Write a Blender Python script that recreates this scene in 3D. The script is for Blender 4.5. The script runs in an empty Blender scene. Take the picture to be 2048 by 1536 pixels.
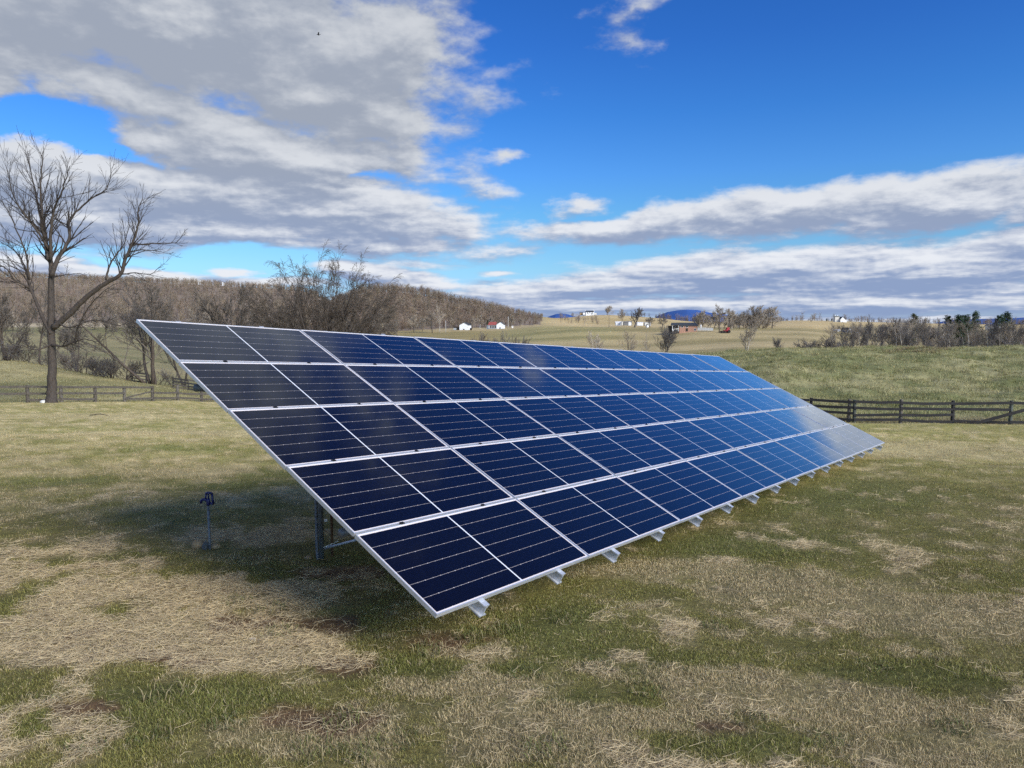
import bpy, math, random
import numpy as np
from mathutils import Vector, Matrix
R_ = math.radians
PI = math.pi
scn = bpy.context.scene
col = scn.collection
rng = random.Random(11)
nr = np.random.default_rng(5)

# ------------------------------------------------------------------ camera
F = 1440.0                      # focal length in pixels of the 2048 px wide photograph
PITCH = math.atan(113 / F)
CZ = 2.6
cp_, sp_ = math.cos(PITCH), math.sin(PITCH)
cam = bpy.data.cameras.new('camera')
cam.sensor_width = 36.0
cam.lens = 36.0 * F / 2048
cam.clip_start = 0.05
cam.clip_end = 60000
camo = bpy.data.objects.new('camera', cam)
camo.location = (0, 0, CZ)
camo.rotation_euler = (PI / 2 - PITCH, 0, 0)
col.objects.link(camo)
scn.camera = camo

def ray(px, py):
    dx, dy = (px - 1024) / F, (py - 768) / F
    return dx, cp_ - dy * sp_, -sp_ - dy * cp_

def at(px, py, Y):
    """world point seen at a pixel of the photograph, Y metres ahead"""
    dx, dyy, dz = ray(px, py)
    return Vector((dx / dyy * Y, Y, CZ + dz / dyy * Y))

def zpx(py, Y):
    return at(1024, py, Y).z

# ------------------------------------------------------------------ noise in numpy
_tab = np.random.default_rng(77).random((256, 256))
def vnoise(x, y):
    x = np.asarray(x, float); y = np.asarray(y, float)
    xi = np.floor(x).astype(int); yi = np.floor(y).astype(int)
    fx = x - xi; fy = y - yi
    fx = fx * fx * (3 - 2 * fx); fy = fy * fy * (3 - 2 * fy)
    a = _tab[xi & 255, yi & 255]; b = _tab[(xi + 1) & 255, yi & 255]
    c = _tab[xi & 255, (yi + 1) & 255]; d = _tab[(xi + 1) & 255, (yi + 1) & 255]
    return (a * (1 - fx) + b * fx) * (1 - fy) + (c * (1 - fx) + d * fx) * fy
def fbm(x, y, s, o=4, seed=0):
    t = 0; a = .5; n = 0
    for i in range(o):
        t = t + a * vnoise(np.asarray(x) * s + 17.3 * i + seed * 31.7, np.asarray(y) * s - 9.1 * i + seed * 11.9)
        n += a; a *= .55; s *= 2.03
    return t / n
def sst(a, b, x):
    t = np.clip((x - a) / (b - a), 0, 1)
    return t * t * (3 - 2 * t)

# ------------------------------------------------------------------ terrain
def plane(Y):
    return CZ - 2.3 - .062 * np.asarray(Y, float)
COLS = [
 (-500, [(54, 806), (75, 765), (95, 725), (130, 735), (220, 700), (330, 656), (420, 648), (700, 605), (1100, 560), (1500, 575)]),
 (0,    [(54, 806), (60, 800), (75, 762), (95, 722), (130, 733), (220, 690), (330, 656), (420, 648), (700, 605), (1100, 558), (1500, 570)]),
 (200,  [(56, 806), (62, 801), (85, 756), (110, 752), (220, 698), (330, 656), (420, 648), (700, 612), (1100, 566), (1500, 575)]),
 (350,  [(62, 805), (68, 798), (85, 776), (110, 772), (220, 712), (330, 660), (420, 649), (700, 618), (1100, 572), (1500, 580)]),
 (430,  [(67, 806), (90, 782), (110, 774), (220, 715), (330, 666), (450, 650), (700, 622), (1100, 576), (1500, 585)]),
 (600,  [(60, 807), (90, 785), (150, 752), (220, 722), (350, 676), (450, 658), (700, 630), (1000, 590), (1200, 588), (1500, 600)]),
 (760,  [(60, 807), (120, 768), (220, 724), (300, 694), (420, 667), (500, 655), (580, 625), (700, 586), (850, 610), (1100, 640), (1500, 645)]),
 (850,  [(60, 807), (120, 762), (220, 712), (300, 686), (400, 668), (430, 664), (500, 655), (590, 628), (700, 594), (850, 610), (1100, 640), (1500, 645)]),
 (925,  [(60, 807), (120, 752), (200, 712), (260, 693), (380, 668), (440, 660), (490, 655), (600, 630), (700, 612), (850, 630), (1100, 645), (1500, 648)]),
 (1000, [(60, 807), (120, 750), (200, 708), (260, 692), (380, 668), (445, 657.5), (490, 654), (600, 636), (700, 624), (850, 640), (1100, 646), (1500, 648)]),
 (1085, [(60, 807), (120, 750), (200, 708), (262, 692), (380, 660), (430, 652), (500, 651), (640, 636), (700, 634), (900, 640), (1100, 646), (1500, 648)]),
 (1200, [(60, 807), (120, 750), (200, 708), (262, 694), (340, 662), (395, 654), (430, 654.5), (520, 653), (700, 642), (900, 630), (950, 632), (1200, 646), (1500, 648)]),
 (1310, [(50, 820), (98, 735), (130, 738), (200, 706), (262, 692), (330, 665), (380, 655), (440, 655), (520, 652), (700, 645), (900, 636), (950, 637), (1200, 646), (1500, 648)]),
 (1400, [(40, 842), (60, 776), (98, 709), (125, 722), (200, 704), (262, 686), (310, 663), (340, 659), (400, 655), (520, 654), (800, 645), (950, 644), (1200, 647), (1500, 648)]),
 (1500, [(40, 840), (60, 760), (95, 702), (125, 716), (200, 697), (262, 682), (310, 665), (400, 656), (520, 653), (800, 644), (950, 643), (1200, 647), (1500, 648)]),
 (1600, [(37, 850), (50, 797), (90, 697), (120, 712), (200, 698), (262, 680), (330, 662), (420, 658), (520, 652), (700, 642), (800, 641), (950, 643), (1200, 647), (1500, 648)]),
 (1700, [(36.6, 852), (42, 832), (55, 785), (88, 697), (115, 712), (160, 712), (220, 700), (300, 678), (380, 668), (450, 664), (560, 655), (700, 645), (800, 643), (950, 644), (1200, 647), (1500, 648)]),
 (1870, [(36, 855), (41, 838), (54, 790), (90, 697), (115, 712), (160, 715), (240, 700), (330, 682), (450, 666), (600, 656), (900, 647), (1200, 648), (1500, 648)]),
 (2048, [(35.3, 858), (40, 842), (53, 792), (92, 694), (115, 710), (160, 718), (250, 700), (400, 678), (600, 660), (900, 650), (1200, 649), (1500, 648)]),
 (2500, [(35, 860), (52, 795), (92, 694), (115, 710), (160, 718), (250, 700), (400, 678), (600, 660), (900, 650), (1200, 649), (1500, 648)]),
]
LY = np.linspace(math.log(20), math.log(15000), 420)
def pchip(x, y, q):
    x = np.array(x, float); y = np.array(y, float)
    h = np.diff(x); d = np.diff(y) / h; m = np.zeros(len(x))
    for i in range(1, len(x) - 1):
        m[i] = 0 if d[i - 1] * d[i] <= 0 else 2 * d[i - 1] * d[i] / (d[i - 1] + d[i])
    m[0], m[-1] = d[0], d[-1]
    i = np.clip(np.searchsorted(x, q) - 1, 0, len(x) - 2)
    t = (q - x[i]) / h[i]
    return ((2 * t**3 - 3 * t**2 + 1) * y[i] + (t**3 - 2 * t**2 + t) * h[i] * m[i] + (-2 * t**3 + 3 * t**2) * y[i + 1] + (t**3 - t**2) * h[i] * m[i + 1])
CX = np.array([c[0] for c in COLS], float)
rows = []
for cx, kn in COLS:
    ys = [10, 20, min(33, kn[0][0] - 4)]
    zs = [float(plane(v)) for v in ys]
    for (Y, py) in kn:
        if 580 <= Y <= 1250 and cx <= 1005: py -= 5 if cx < 650 else 3      # the wood stands low on a slightly higher crest
        ys.append(Y); zs.append(zpx(py, Y))
    ys += [4000, 16000]; zs += [CZ - 20, CZ - 40]
    rows.append(pchip(np.log(ys), zs, LY))
# resample across columns
PXG = np.arange(-500, 2501, 10.)
rows = np.array(rows)
TAB = np.empty((len(PXG), len(LY)))
for j in range(len(LY)):
    TAB[:, j] = pchip(CX, rows[:, j], PXG)
for _ in range(3):
    TAB[1:-1] = (TAB[:-2] + 2 * TAB[1:-1] + TAB[2:]) / 4
def DT(x, y):
    x = np.asarray(x, float); y = np.asarray(y, float)
    D = np.maximum(y, .8 * np.hypot(x, y))
    return D, 1024 + F * x / np.maximum(D, .01)
def ground(x, y, bumps=True):
    x = np.asarray(x, float); y = np.asarray(y, float)
    D, px = DT(x, y)
    u = np.clip((px - PXG[0]) / 10., 0, len(PXG) - 1.001); i = u.astype(int); fu = u - i
    v = np.clip((np.log(np.maximum(D, 20.01)) - LY[0]) / (LY[1] - LY[0]), 0, len(LY) - 1.001); j = v.astype(int); fv = v - j
    z = (TAB[i, j] * (1 - fu) + TAB[i + 1, j] * fu) * (1 - fv) + (TAB[i, j + 1] * (1 - fu) + TAB[i + 1, j + 1] * fu) * fv
    near = plane(np.clip(y, -6, 40))
    k = sst(20, 24, D)
    z = near * (1 - k) + z * k
    if bumps:
        z = z + (fbm(x, y, .55, 3, 1) - .5) * .10 * (1 - sst(30, 60, D) * .3) + (fbm(x, y, .13, 2, 2) - .5) * .22 * sst(6, 20, D)
        past = sst(40, 46, D) * (1 - sst(100, 130, D)) * sst(1330, 1430, px)
        z = z + past * (fbm(x, y, .40, 4, 4) - .5) * .85
    return z
def gz(x, y):
    return float(ground(x, y))
def gat(px, Y):
    """the point of the ground under a pixel column, Y metres ahead"""
    dx = ray(px, 700)
    X = dx[0] / dx[1] * Y
    return Vector((X, Y, gz(X, Y)))

# lawn colours ------------------------------------------------------
C_STRAW = np.array((.68, .53, .25)); C_TAN = np.array((.54, .43, .205)); C_GREEN = np.array((.20, .21, .062))
C_DGREEN = np.array((.11, .135, .058)); C_SOIL = np.array((.31, .17, .10)); C_OLIVE = np.array((.33, .28, .085))
def spot(x, y, c, rx, ry=None, yaw=0):
    ry = ry or rx
    ca, sa = math.cos(yaw), math.sin(yaw)
    dx, dy = x - c[0], y - c[1]
    return np.clip(1 - np.hypot((dx * ca + dy * sa) / rx, (-dx * sa + dy * ca) / ry), 0, 1)
def G2(px, py):
    dx, dyy, dz = ray(px, py)
    Y = 6.
    for _ in range(40):
        Y = (CZ - float(plane(Y))) * dyy / -dz
    return dx / dyy * Y, Y
P_STRAW = [(G2(230, 1190), 3.0, 1.5, .1), (G2(420, 1290), 1.4, .8, 0), (G2(120, 1280), 1.7, .8, 0), (G2(30, 1120), 2.2, 1.2, 0), (G2(560, 1310), .9, .45, 0), (G2(520, 1070), 1.8, 1.2, 0)]
P_SOIL = [(G2(480, 1250), .5, .3, 0), (G2(640, 1250), .6, .35, 0), (G2(350, 1320), .5, .25, 0), (G2(630, 1440), .6, .3, 0), (G2(700, 1330), .5, .3, 0), (G2(1430, 1455), .25, .12, 0), (G2(680, 1150), .8, .5, 0), (G2(900, 1280), .6, .25, 0), (G2(180, 1420), .35, .2, 0)]
P_TAN = [(G2(1060, 1470), 1.0, .45, -.5), (G2(1450, 1370), 1.8, .5, -.3), (G2(1700, 1400), 1.3, .5, -.3), (G2(1480, 1150), 2.2, .9, -.3), (G2(1750, 1200), 2.2, .9, -.2), (G2(2000, 1250), 1.5, .6, 0), (G2(600, 1460), .9, .4, 0), (G2(1250, 1440), 1.0, .35, -.3), (G2(1850, 1500), 1.0, .4, 0), (G2(420, 940), 2.5, 1.2, 0), (G2(300, 870), 7, 2.2, 0), (G2(200, 830), 9, 3, 0), (G2(1850, 900), 6, 3, 0), (G2(950, 1370), .9, .3, 0)]
P_GREEN = [(G2(200, 1110), .7, .35, 0), (G2(300, 1100), .5, .25, 0), (G2(150, 1440), 1.1, .5, 0), (G2(420, 1400), 1.0, .35, 0), (G2(850, 1330), 1.2, .45, 0), (G2(1250, 1330), 1.2, .5, 0), (G2(1450, 1090), 2.5, 1.2, .3), (G2(1100, 1250), 1.3, .8, 0), (G2(1600, 1000), 4, 2, .3), (G2(1480, 1490), 1.3, .35, 0), (G2(700, 1330), .6, .2, 0), (G2(450, 970), 2, 1, 0), (G2(60, 960), 3, 1.3, 0), (G2(600, 940), 3, 1.5, 0), (G2(340, 900), 3, 1.2, 0), (G2(760, 1140), 1.5, 1, 0), (G2(1100, 1400), 1.0, .3, 0), (G2(1900, 1350), 1.2, .4, 0)]
def lawn_mix(x, y):
    """weights of straw, tan, soil, green on the lawn"""
    n1 = fbm(x, y, .45, 4, 3); n2 = fbm(x, y, 1.7, 4, 5); n3 = fbm(x, y, 4.0, 3, 6)
    st = sum(spot(x, y, *p) for p in P_STRAW); so = sum(spot(x, y, *p) for p in P_SOIL) + .35 * st * sst(.5, .75, fbm(x, y, 2.6, 3, 14))
    ta = sum(spot(x, y, *p) for p in P_TAN); gr = sum(spot(x, y, *p) for p in P_GREEN)
    straw = sst(.22, 1.0, st * 1.25 + (n2 - .5) * 2.0 + (n3 - .5) * 1.6)
    soil = sst(.35, .75, so * 1.5 + (n3 - .5) * 1.4 - .05)
    left = sst(3, -4, x) * sst(9, 14, y)
    tan = sst(.34, .76, ta * .36 + n1 * .30 + n2 * .5 + n3 * .40 - .13 - gr * .25 + left * .10)
    green = sst(.25, .80, gr * .55 + (1 - n1) * .35 + (1 - n2) * .35 + (.5 - n3) * .3 - .0 - ta * .3)
    return straw, tan, soil, green
def mixc(a, b, t):
    return a + (b - a) * t[:, None]
def lawn_color(x, y):
    straw, tan, soil, green = lawn_mix(x, y)
    c = np.tile(C_OLIVE, (len(x), 1)) * (.8 + .4 * fbm(x, y, .9, 3, 8))[:, None]
    c = mixc(c, C_GREEN, green * .66)
    c = mixc(c, C_TAN, tan * .74)
    c = mixc(c, C_STRAW, straw * .9)
    c = mixc(c, C_SOIL, soil * .8)
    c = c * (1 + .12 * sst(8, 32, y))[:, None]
    return c
FENX = [-500, 0, 245, 400, 700, 1100, 1500, 1712, 2048, 2600]
FEND = [54, 54.3, 60, 67, 66, 60, 42, 36.8, 35.2, 35]
def forest_mask(px, D):
    """1 where the far wooded slopes are"""
    lo = np.interp(px, [-500, 0, 420, 600, 760, 850, 925, 1000, 1080, 1100], [430, 430, 440, 420, 440, 470, 486, 486, 520, 900])
    m = (px < 1085) & (D > lo) & (D < 1250)
    return m
def ground_color(x, y):
    D, px = DT(x, y)
    c = lawn_color(x, y) * (1 - .55 * sst(26, 7, D))[:, None]  # near ground darkened so the gaps between blades look shaded
    n = fbm(x, y, .06, 4, 9); nb = fbm(x, y, .3, 3, 10); nf = fbm(x / 6, y, .05, 4, 12)
    fen = np.interp(px, FENX, FEND)
    def lay(m, a, b, t):
        nonlocal c
        k = mixc(np.tile(np.array(a), (len(x), 1)), np.array(b), t)
        c = c * (1 - m[:, None]) + k * m[:, None]
    beyond = sst(-.4, .4, D - fen)
    lay(beyond, (.25, .225, .095), (.42, .35, .165), sst(.35, .65, n * .5 + nb * .5))                       # left field, rough grass
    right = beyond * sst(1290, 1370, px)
    lay(right, (.17, .175, .066), (.35, .31, .145), sst(.35, .68, nb * .7 + n * .3))                      # pasture mound, its darker green carries cloud shadow
    mid = sst(115, 150, D)
    lay(mid, (.30, .24, .105), (.46, .355, .175), sst(.3, .7, nf))                                          # far side of the valley
    lay(mid * sst(1120, 960, px) * sst(120, 240, D), (.29, .23, .095), (.40, .30, .13), sst(.3, .7, nf))    # yellow meadow before the barns
    lay(mid * sst(960, 1040, px) * sst(1290, 1180, px) * sst(270, 320, D), (.27, .235, .095), (.43, .35, .155), sst(.3, .7, nf))
    lay(mid * sst(700, 500, px), (.20, .18, .08), (.30, .25, .125), sst(.3, .7, nf))
    lay(sst(335, 360, D) * sst(470, 430, D) * sst(520, 440, px), (.42, .33, .19), (.52, .42, .27), nb)      # pale strip below the wood
    lay(sst(415, 430, D) * sst(820, 900, px) * sst(1120, 1060, px), (.40, .31, .15), (.50, .38, .2), nb)    # yard
    hay = sst(440, 470, D) * sst(1060, 1120, px)
    lay(hay, (.46, .34, .15), (.56, .42, .21), sst(.3, .7, nf))                                            # hay hills
    lay(sst(396, 402, D) * sst(455, 440, D) * sst(1160, 1200, px) * sst(1420, 1380, px), (.50, .40, .25), (.55, .45, .3), nb)
    lay(sst(470, 500, D) * sst(1640, 1740, px) * sst(620, 560, D), (.2, .17, .08), (.33, .26, .13), nb)
    lay(sst(950, 1000, D), (.13, .11, .075), (.19, .155, .1), nb)
    lay(sst(2500, 5000, D), (.10, .13, .2), (.12, .15, .22), nb)  # distance haze put into the colour of the far ground
    f = forest_mask(px, D).astype(float)
    lay(f, (.19, .145, .105), (.27, .205, .145), sst(.35, .65, n * .4 + nb * .6))
    return c

# ------------------------------------------------------------------ object helpers
def tag(o, label=None, cat=None, group=None, kind=None):
    if label: o['label'] = label
    if cat: o['category'] = cat
    if group: o['group'] = group
    if kind: o['kind'] = kind
    return o
def empty(name, loc=(0, 0, 0), rz=0, label=None, cat=None, group=None):
    o = bpy.data.objects.new(name, None)
    o.empty_display_size = .3
    o.location = loc; o.rotation_euler = (0, 0, rz)
    col.objects.link(o)
    return tag(o, label, cat, group)
def copy_tree(o, parent=None):
    c = o.copy(); col.objects.link(c); c.parent = parent
    for ch in list(o.children):
        copy_tree(ch, c)
    return c
class MB:
    def __init__(s):
        s.v = []; s.f = []
    def tube(s, pts, rad, sides=6, cap=True):
        n = len(pts); b = len(s.v); prev = None
        for i in range(n):
            d = (pts[min(i + 1, n - 1)] - pts[max(i - 1, 0)])
            if d.length < 1e-9: d = Vector((0, 0, 1))
            d.normalize()
            if prev is None:
                a = Vector((1, 0, 0)) if abs(d.x) < .8 else Vector((0, 1, 0))
            else:
                a = prev
            a = a - d * a.dot(d)
            if a.length < 1e-6: a = d.orthogonal()
            a.normalize(); prev = a; w = d.cross(a); r = rad[i]
            for k in range(sides):
                t = 2 * PI * k / sides
                s.v.append(pts[i] + a * (r * math.cos(t)) + w * (r * math.sin(t)))
        for i in range(n - 1):
            for k in range(sides):
                k2 = (k + 1) % sides
                s.f.append((b + i * sides + k, b + i * sides + k2, b + (i + 1) * sides + k2, b + (i + 1) * sides + k))
        if cap and sides > 2:
            s.f.append(tuple(b + k for k in range(sides))[::-1])
            s.f.append(tuple(b + (n - 1) * sides + k for k in range(sides)))
    def box(s, c, sz, M=None, taper=1.0):
        b = len(s.v); c = Vector(c)
        for z in (-1, 1):
            for x, y in ((-1, -1), (1, -1), (1, 1), (-1, 1)):
                k = taper if z > 0 else 1
                p = Vector((x * sz[0] / 2 * k, y * sz[1] / 2 * k, z * sz[2] / 2))
                if M is not None: p = M @ p
                s.v.append(c + p)
        for q in ((3, 2, 1, 0), (4, 5, 6, 7), (0, 1, 5, 4), (1, 2, 6, 5), (2, 3, 7, 6), (3, 0, 4, 7)):
            s.f.append(tuple(b + i for i in q))
    def beam(s, a, b, w, h, up=Vector((0, 0, 1))):
        """rectangular bar from a to b, w wide (across), h high (along up)"""
        a = Vector(a); b = Vector(b); d = (b - a); L = d.length; d.normalize()
        x = d.cross(up).normalized(); z = x.cross(d)
        M = Matrix((x, d, z)).transposed()
        s.box((a + b) / 2, (w, L, h), M)
    def poly(s, pts, h):
        """a prism: polygon points (Vectors) extruded by vector h"""
        b = len(s.v); n = len(pts)
        s.v += [Vector(p) for p in pts] + [Vector(p) + h for p in pts]
        s.f.append(tuple(range(b, b + n))[::-1]); s.f.append(tuple(range(b + n, b + 2 * n)))
        for i in range(n):
            j = (i + 1) % n
            s.f.append((b + i, b + j, b + n + j, b + n + i))
    def mesh(s, name, mats, smooth=False):
        me = bpy.data.meshes.new(name)
        me.from_pydata([tuple(v) for v in s.v], [], s.f)
        for m in (mats if isinstance(mats, (list, tuple)) else [mats]):
            me.materials.append(m)
        if smooth:
            me.polygons.foreach_set('use_smooth', [True] * len(me.polygons))
        me.update()
        return me
    def build(s, name, mat, parent=None, smooth=False, bevel=0):
        o = bpy.data.objects.new(name, s.mesh(name, mat, smooth))
        col.objects.link(o)
        if parent is not None: o.parent = parent
        if bevel:
            m = o.modifiers.new('bevel', 'BEVEL'); m.width = bevel; m.segments = 2; m.limit_method = 'ANGLE'
        return o
def np_mesh(name, V, tris, mat, colors=None, mats=None):
    me = bpy.data.meshes.new(name)
    V = np.ascontiguousarray(V, np.float32); tris = np.ascontiguousarray(tris, np.int32); k = tris.shape[1]
    me.vertices.add(len(V)); me.vertices.foreach_set('co', V.ravel())
    me.loops.add(tris.size); me.loops.foreach_set('vertex_index', tris.ravel())
    me.polygons.add(len(tris)); me.polygons.foreach_set('loop_start', np.arange(0, tris.size, k, dtype=np.int32))
    me.materials.append(mat)
    if colors is not None:
        a = me.attributes.new('tint', 'FLOAT_COLOR', 'POINT')
        cc = np.ones((len(V), 4), np.float32); cc[:, :3] = colors
        a.data.foreach_set('color', cc.ravel())
    me.update(calc_edges=True)
    o = bpy.data.objects.new(name, me)
    col.objects.link(o)
    return o

# ------------------------------------------------------------------ material helpers
class NT:
    def __init__(s, nt):
        s.nt = nt; s.n = nt.nodes; s.l = nt.links
    def add(s, t, **kw):
        n = s.n.new(t)
        for k, v in kw.items(): setattr(n, k, v)
        return n
    def put(s, sock, v):
        if hasattr(v, 'is_linked') or hasattr(v, 'links'):
            s.l.new(v, sock)
        elif v is not None:
            sock.default_value = v
    def math(s, op, a, b=None, c=None, clamp=False):
        n = s.add('ShaderNodeMath', operation=op, use_clamp=clamp)
        for i, v in enumerate((a, b, c)):
            if v is not None: s.put(n.inputs[i], v)
        return n.outputs[0]
    def vmath(s, op, a, b=None, out=0, scale=None):
        n = s.add('ShaderNodeVectorMath', operation=op)
        s.put(n.inputs[0], a)
        if b is not None: s.put(n.inputs[1], b)
        if scale is not None: s.put(n.inputs['Scale'], scale)
        return n.outputs[out]
    def mix(s, f, a, b, blend='MIX'):
        n = s.add('ShaderNodeMix', data_type='RGBA', blend_type=blend)
        s.put(n.inputs[0], f); s.put(n.inputs[6], a); s.put(n.inputs[7], b)
        return n.outputs[2]
    def noise(s, vec, scale, detail=4, rough=.55, dist=0.0):
        n = s.add('ShaderNodeTexNoise')
        if vec is not None: s.put(n.inputs['Vector'], vec)
        n.inputs['Scale'].default_value = scale; n.inputs['Detail'].default_value = detail
        n.inputs['Roughness'].default_value = rough; n.inputs['Distortion'].default_value = dist
        return n.outputs['Fac']
    def mapr(s, v, a, b, c=0, d=1, smooth=True):
        n = s.add('ShaderNodeMapRange', interpolation_type='SMOOTHSTEP' if smooth else 'LINEAR')
        s.put(n.inputs[0], v)
        for i, q in enumerate((a, b, c, d)): s.put(n.inputs[i + 1], q)
        return n.outputs[0]
def c4(c):
    return (c[0], c[1], c[2], 1)
def mat(name, color, rough=.8, metal=0, var=.25, scale=6, bump=0, attr=False, spec=.3, stretch=None, coat=0):
    m = bpy.data.materials.new(name); m.use_nodes = True
    t = NT(m.node_tree); b = t.n['Principled BSDF']
    geo = t.add('ShaderNodeTexCoord')
    vec = geo.outputs['Object']
    if stretch:
        vec = t.vmath('MULTIPLY', vec, stretch)
    base = color if not attr else None
    nz = t.noise(vec, scale, 5, .6)
    if attr:
        a = t.add('ShaderNodeAttribute', attribute_name='tint')
        src = a.outputs['Color']
    else:
        src = c4(color)
    k = t.mapr(nz, .25, .75, 1 - var, 1 + var, False)
    cb = t.add('ShaderNodeCombineColor')
    for i in range(3): t.put(cb.inputs[i], k)
    t.put(b.inputs['Base Color'], t.mix(1.0, src, cb.outputs[0], 'MULTIPLY'))
    b.inputs['Roughness'].default_value = rough; b.inputs['Metallic'].default_value = metal
    b.inputs['Specular IOR Level'].default_value = spec
    b.inputs['Coat Weight'].default_value = coat
    if bump:
        bp = t.add('ShaderNodeBump'); bp.inputs['Strength'].default_value = bump; bp.inputs['Distance'].default_value = .02
        t.put(bp.inputs['Height'], nz); t.l.new(bp.outputs[0], b.inputs['Normal'])
    return m
M = {}
M['bark'] = mat('bark', (.085, .066, .052), .9, var=.5, scale=14, bump=.6, stretch=(1, 1, .25))
M['hero_bark'] = mat('dark_bark', (.062, .049, .039), .9, var=.5, scale=14, bump=.6, stretch=(1, 1, .25))
M['hero_twig'] = mat('brown_twig', (.045, .036, .030), .85, var=.3, scale=2)
M['twig'] = mat('twig', (.15, .125, .10), .85, var=.3, scale=2)
M['twig_pale'] = mat('pale_twig', (.38, .315, .24), .85, var=.35, scale=1)
M['twig_dark'] = mat('dark_twig', (.135, .118, .105), .85, var=.35, scale=1)  # dark twigs; tone also carries cloud shadow on the right-hand wood
M['twig_mid'] = mat('mid_twig', (.27, .225, .175), .85, var=.35, scale=1)
M['willow_twig'] = mat('willow_twig', (.095, .076, .058), .85, var=.3, scale=2)
M['sycamore'] = mat('pale_bark', (.50, .45, .37), .85, var=.35, scale=2)
M['needles'] = mat('needles', (.035, .06, .025), .7, var=.5, scale=1.2)
M['needles_light'] = mat('light_needles', (.13, .14, .05), .7, var=.4, scale=1.2)
M['fence_dark'] = mat('dark_board', (.030, .027, .026), .75, var=.55, scale=5, bump=.3, stretch=(.3, .3, 3))
M['fence_grey'] = mat('weathered_wood', (.085, .072, .058), .85, var=.5, scale=7, bump=.4)
M['post_grey'] = mat('weathered_post', (.12, .105, .085), .85, var=.4, scale=9, bump=.4)
M['post_green'] = mat('treated_post', (.10, .105, .085), .85, var=.4, scale=9, bump=.4)
M['alu'] = mat('aluminium', (.62, .63, .65), .33, .55, var=.05, scale=8, spec=.5)
M['alu_rail'] = mat('mill_aluminium', (.58, .59, .61), .4, .5, var=.12, scale=12, spec=.5)
M['galv'] = mat('galvanised_steel', (.15, .16, .165), .5, .3, var=.25, scale=25)
M['conduit'] = mat('grey_conduit', (.13, .14, .155), .5, 0, var=.15, scale=20)
M['rust'] = mat('rusty_steel', (.10, .055, .03), .8, .2, var=.4, scale=20)
M['black'] = mat('black_plastic', (.012, .012, .013), .5, var=.1)
M['white_label'] = mat('white_plastic', (.75, .75, .72), .5, var=.05)
M['hydrant_blue'] = mat('blue_enamel', (.012, .016, .09), .38, 0, var=.2, scale=30, spec=.5)
M['stone_tan'] = mat('tan_stone', (.33, .23, .12), .9, var=.4, scale=12, bump=.8)
M['stone_grey'] = mat('grey_stone', (.10, .105, .10), .9, var=.4, scale=12, bump=.8)
M['stone_white'] = mat('white_stone', (.6, .58, .52), .9, var=.3, scale=12, bump=.8)
M['white'] = mat('white_siding', (.80, .80, .79), .6, var=.06, scale=.6)
M['offwhite'] = mat('offwhite_siding', (.62, .60, .55), .7, var=.1, scale=.6)
M['roof_dark'] = mat('dark_shingle', (.045, .05, .055), .8, var=.3, scale=3)
M['roof_red'] = mat('red_metal_roof', (.30, .075, .06), .6, var=.2, scale=2)
M['roof_grey'] = mat('grey_roof', (.17, .165, .16), .8, var=.2, scale=2)
M['brick'] = mat('brick_wall', (.36, .20, .14), .85, var=.25, scale=9)
M['glass'] = mat('window_glass', (.02, .025, .03), .12, var=.1, spec=.6)
M['shade'] = mat('dark_timber_shade', (.03, .026, .022), .9, var=.3)  # dark timber; also stands in for shade inside openings
M['ochre'] = mat('ochre_siding', (.45, .30, .14), .8, var=.2, scale=.5)
M['red_paint'] = mat('red_paint', (.32, .018, .03), .4, var=.2)
M['tyre'] = mat('tyre_rubber', (.018, .018, .018), .9, var=.2)
M['grey_board'] = mat('grey_fence_panel', (.36, .37, .37), .8, var=.15)
M['mountain'] = mat('haze_blue_ridge', (.045, .10, .27), 1, var=.25, scale=.0012, spec=0)  # aerial haze painted as a blue base colour
M['bird'] = mat('bird_feather', (.01, .01, .012), .8, var=.1)
M['pole'] = mat('utility_pole_wood', (.16, .13, .10), .9, var=.3)
M['straw_log'] = mat('dead_wood', (.05, .04, .034), .9, var=.4)

def blade_mat(name, trans=.25):
    m = bpy.data.materials.new(name); m.use_nodes = True
    t = NT(m.node_tree); t.n.remove(t.n['Principled BSDF'])
    a = t.add('ShaderNodeAttribute', attribute_name='tint')
    d = t.add('ShaderNodeBsdfDiffuse'); tr = t.add('ShaderNodeBsdfTranslucent'); mx = t.add('ShaderNodeMixShader')
    t.l.new(a.outputs['Color'], d.inputs[0]); t.l.new(a.outputs['Color'], tr.inputs[0])
    mx.inputs[0].default_value = trans
    t.l.new(d.outputs[0], mx.inputs[1]); t.l.new(tr.outputs[0], mx.inputs[2])
    t.l.new(mx.outputs[0], t.n['Material Output'].inputs[0])
    return m
M['blade'] = blade_mat('grass_blade')
M['wood_mass'] = blade_mat('far_wood', .0)

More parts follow.
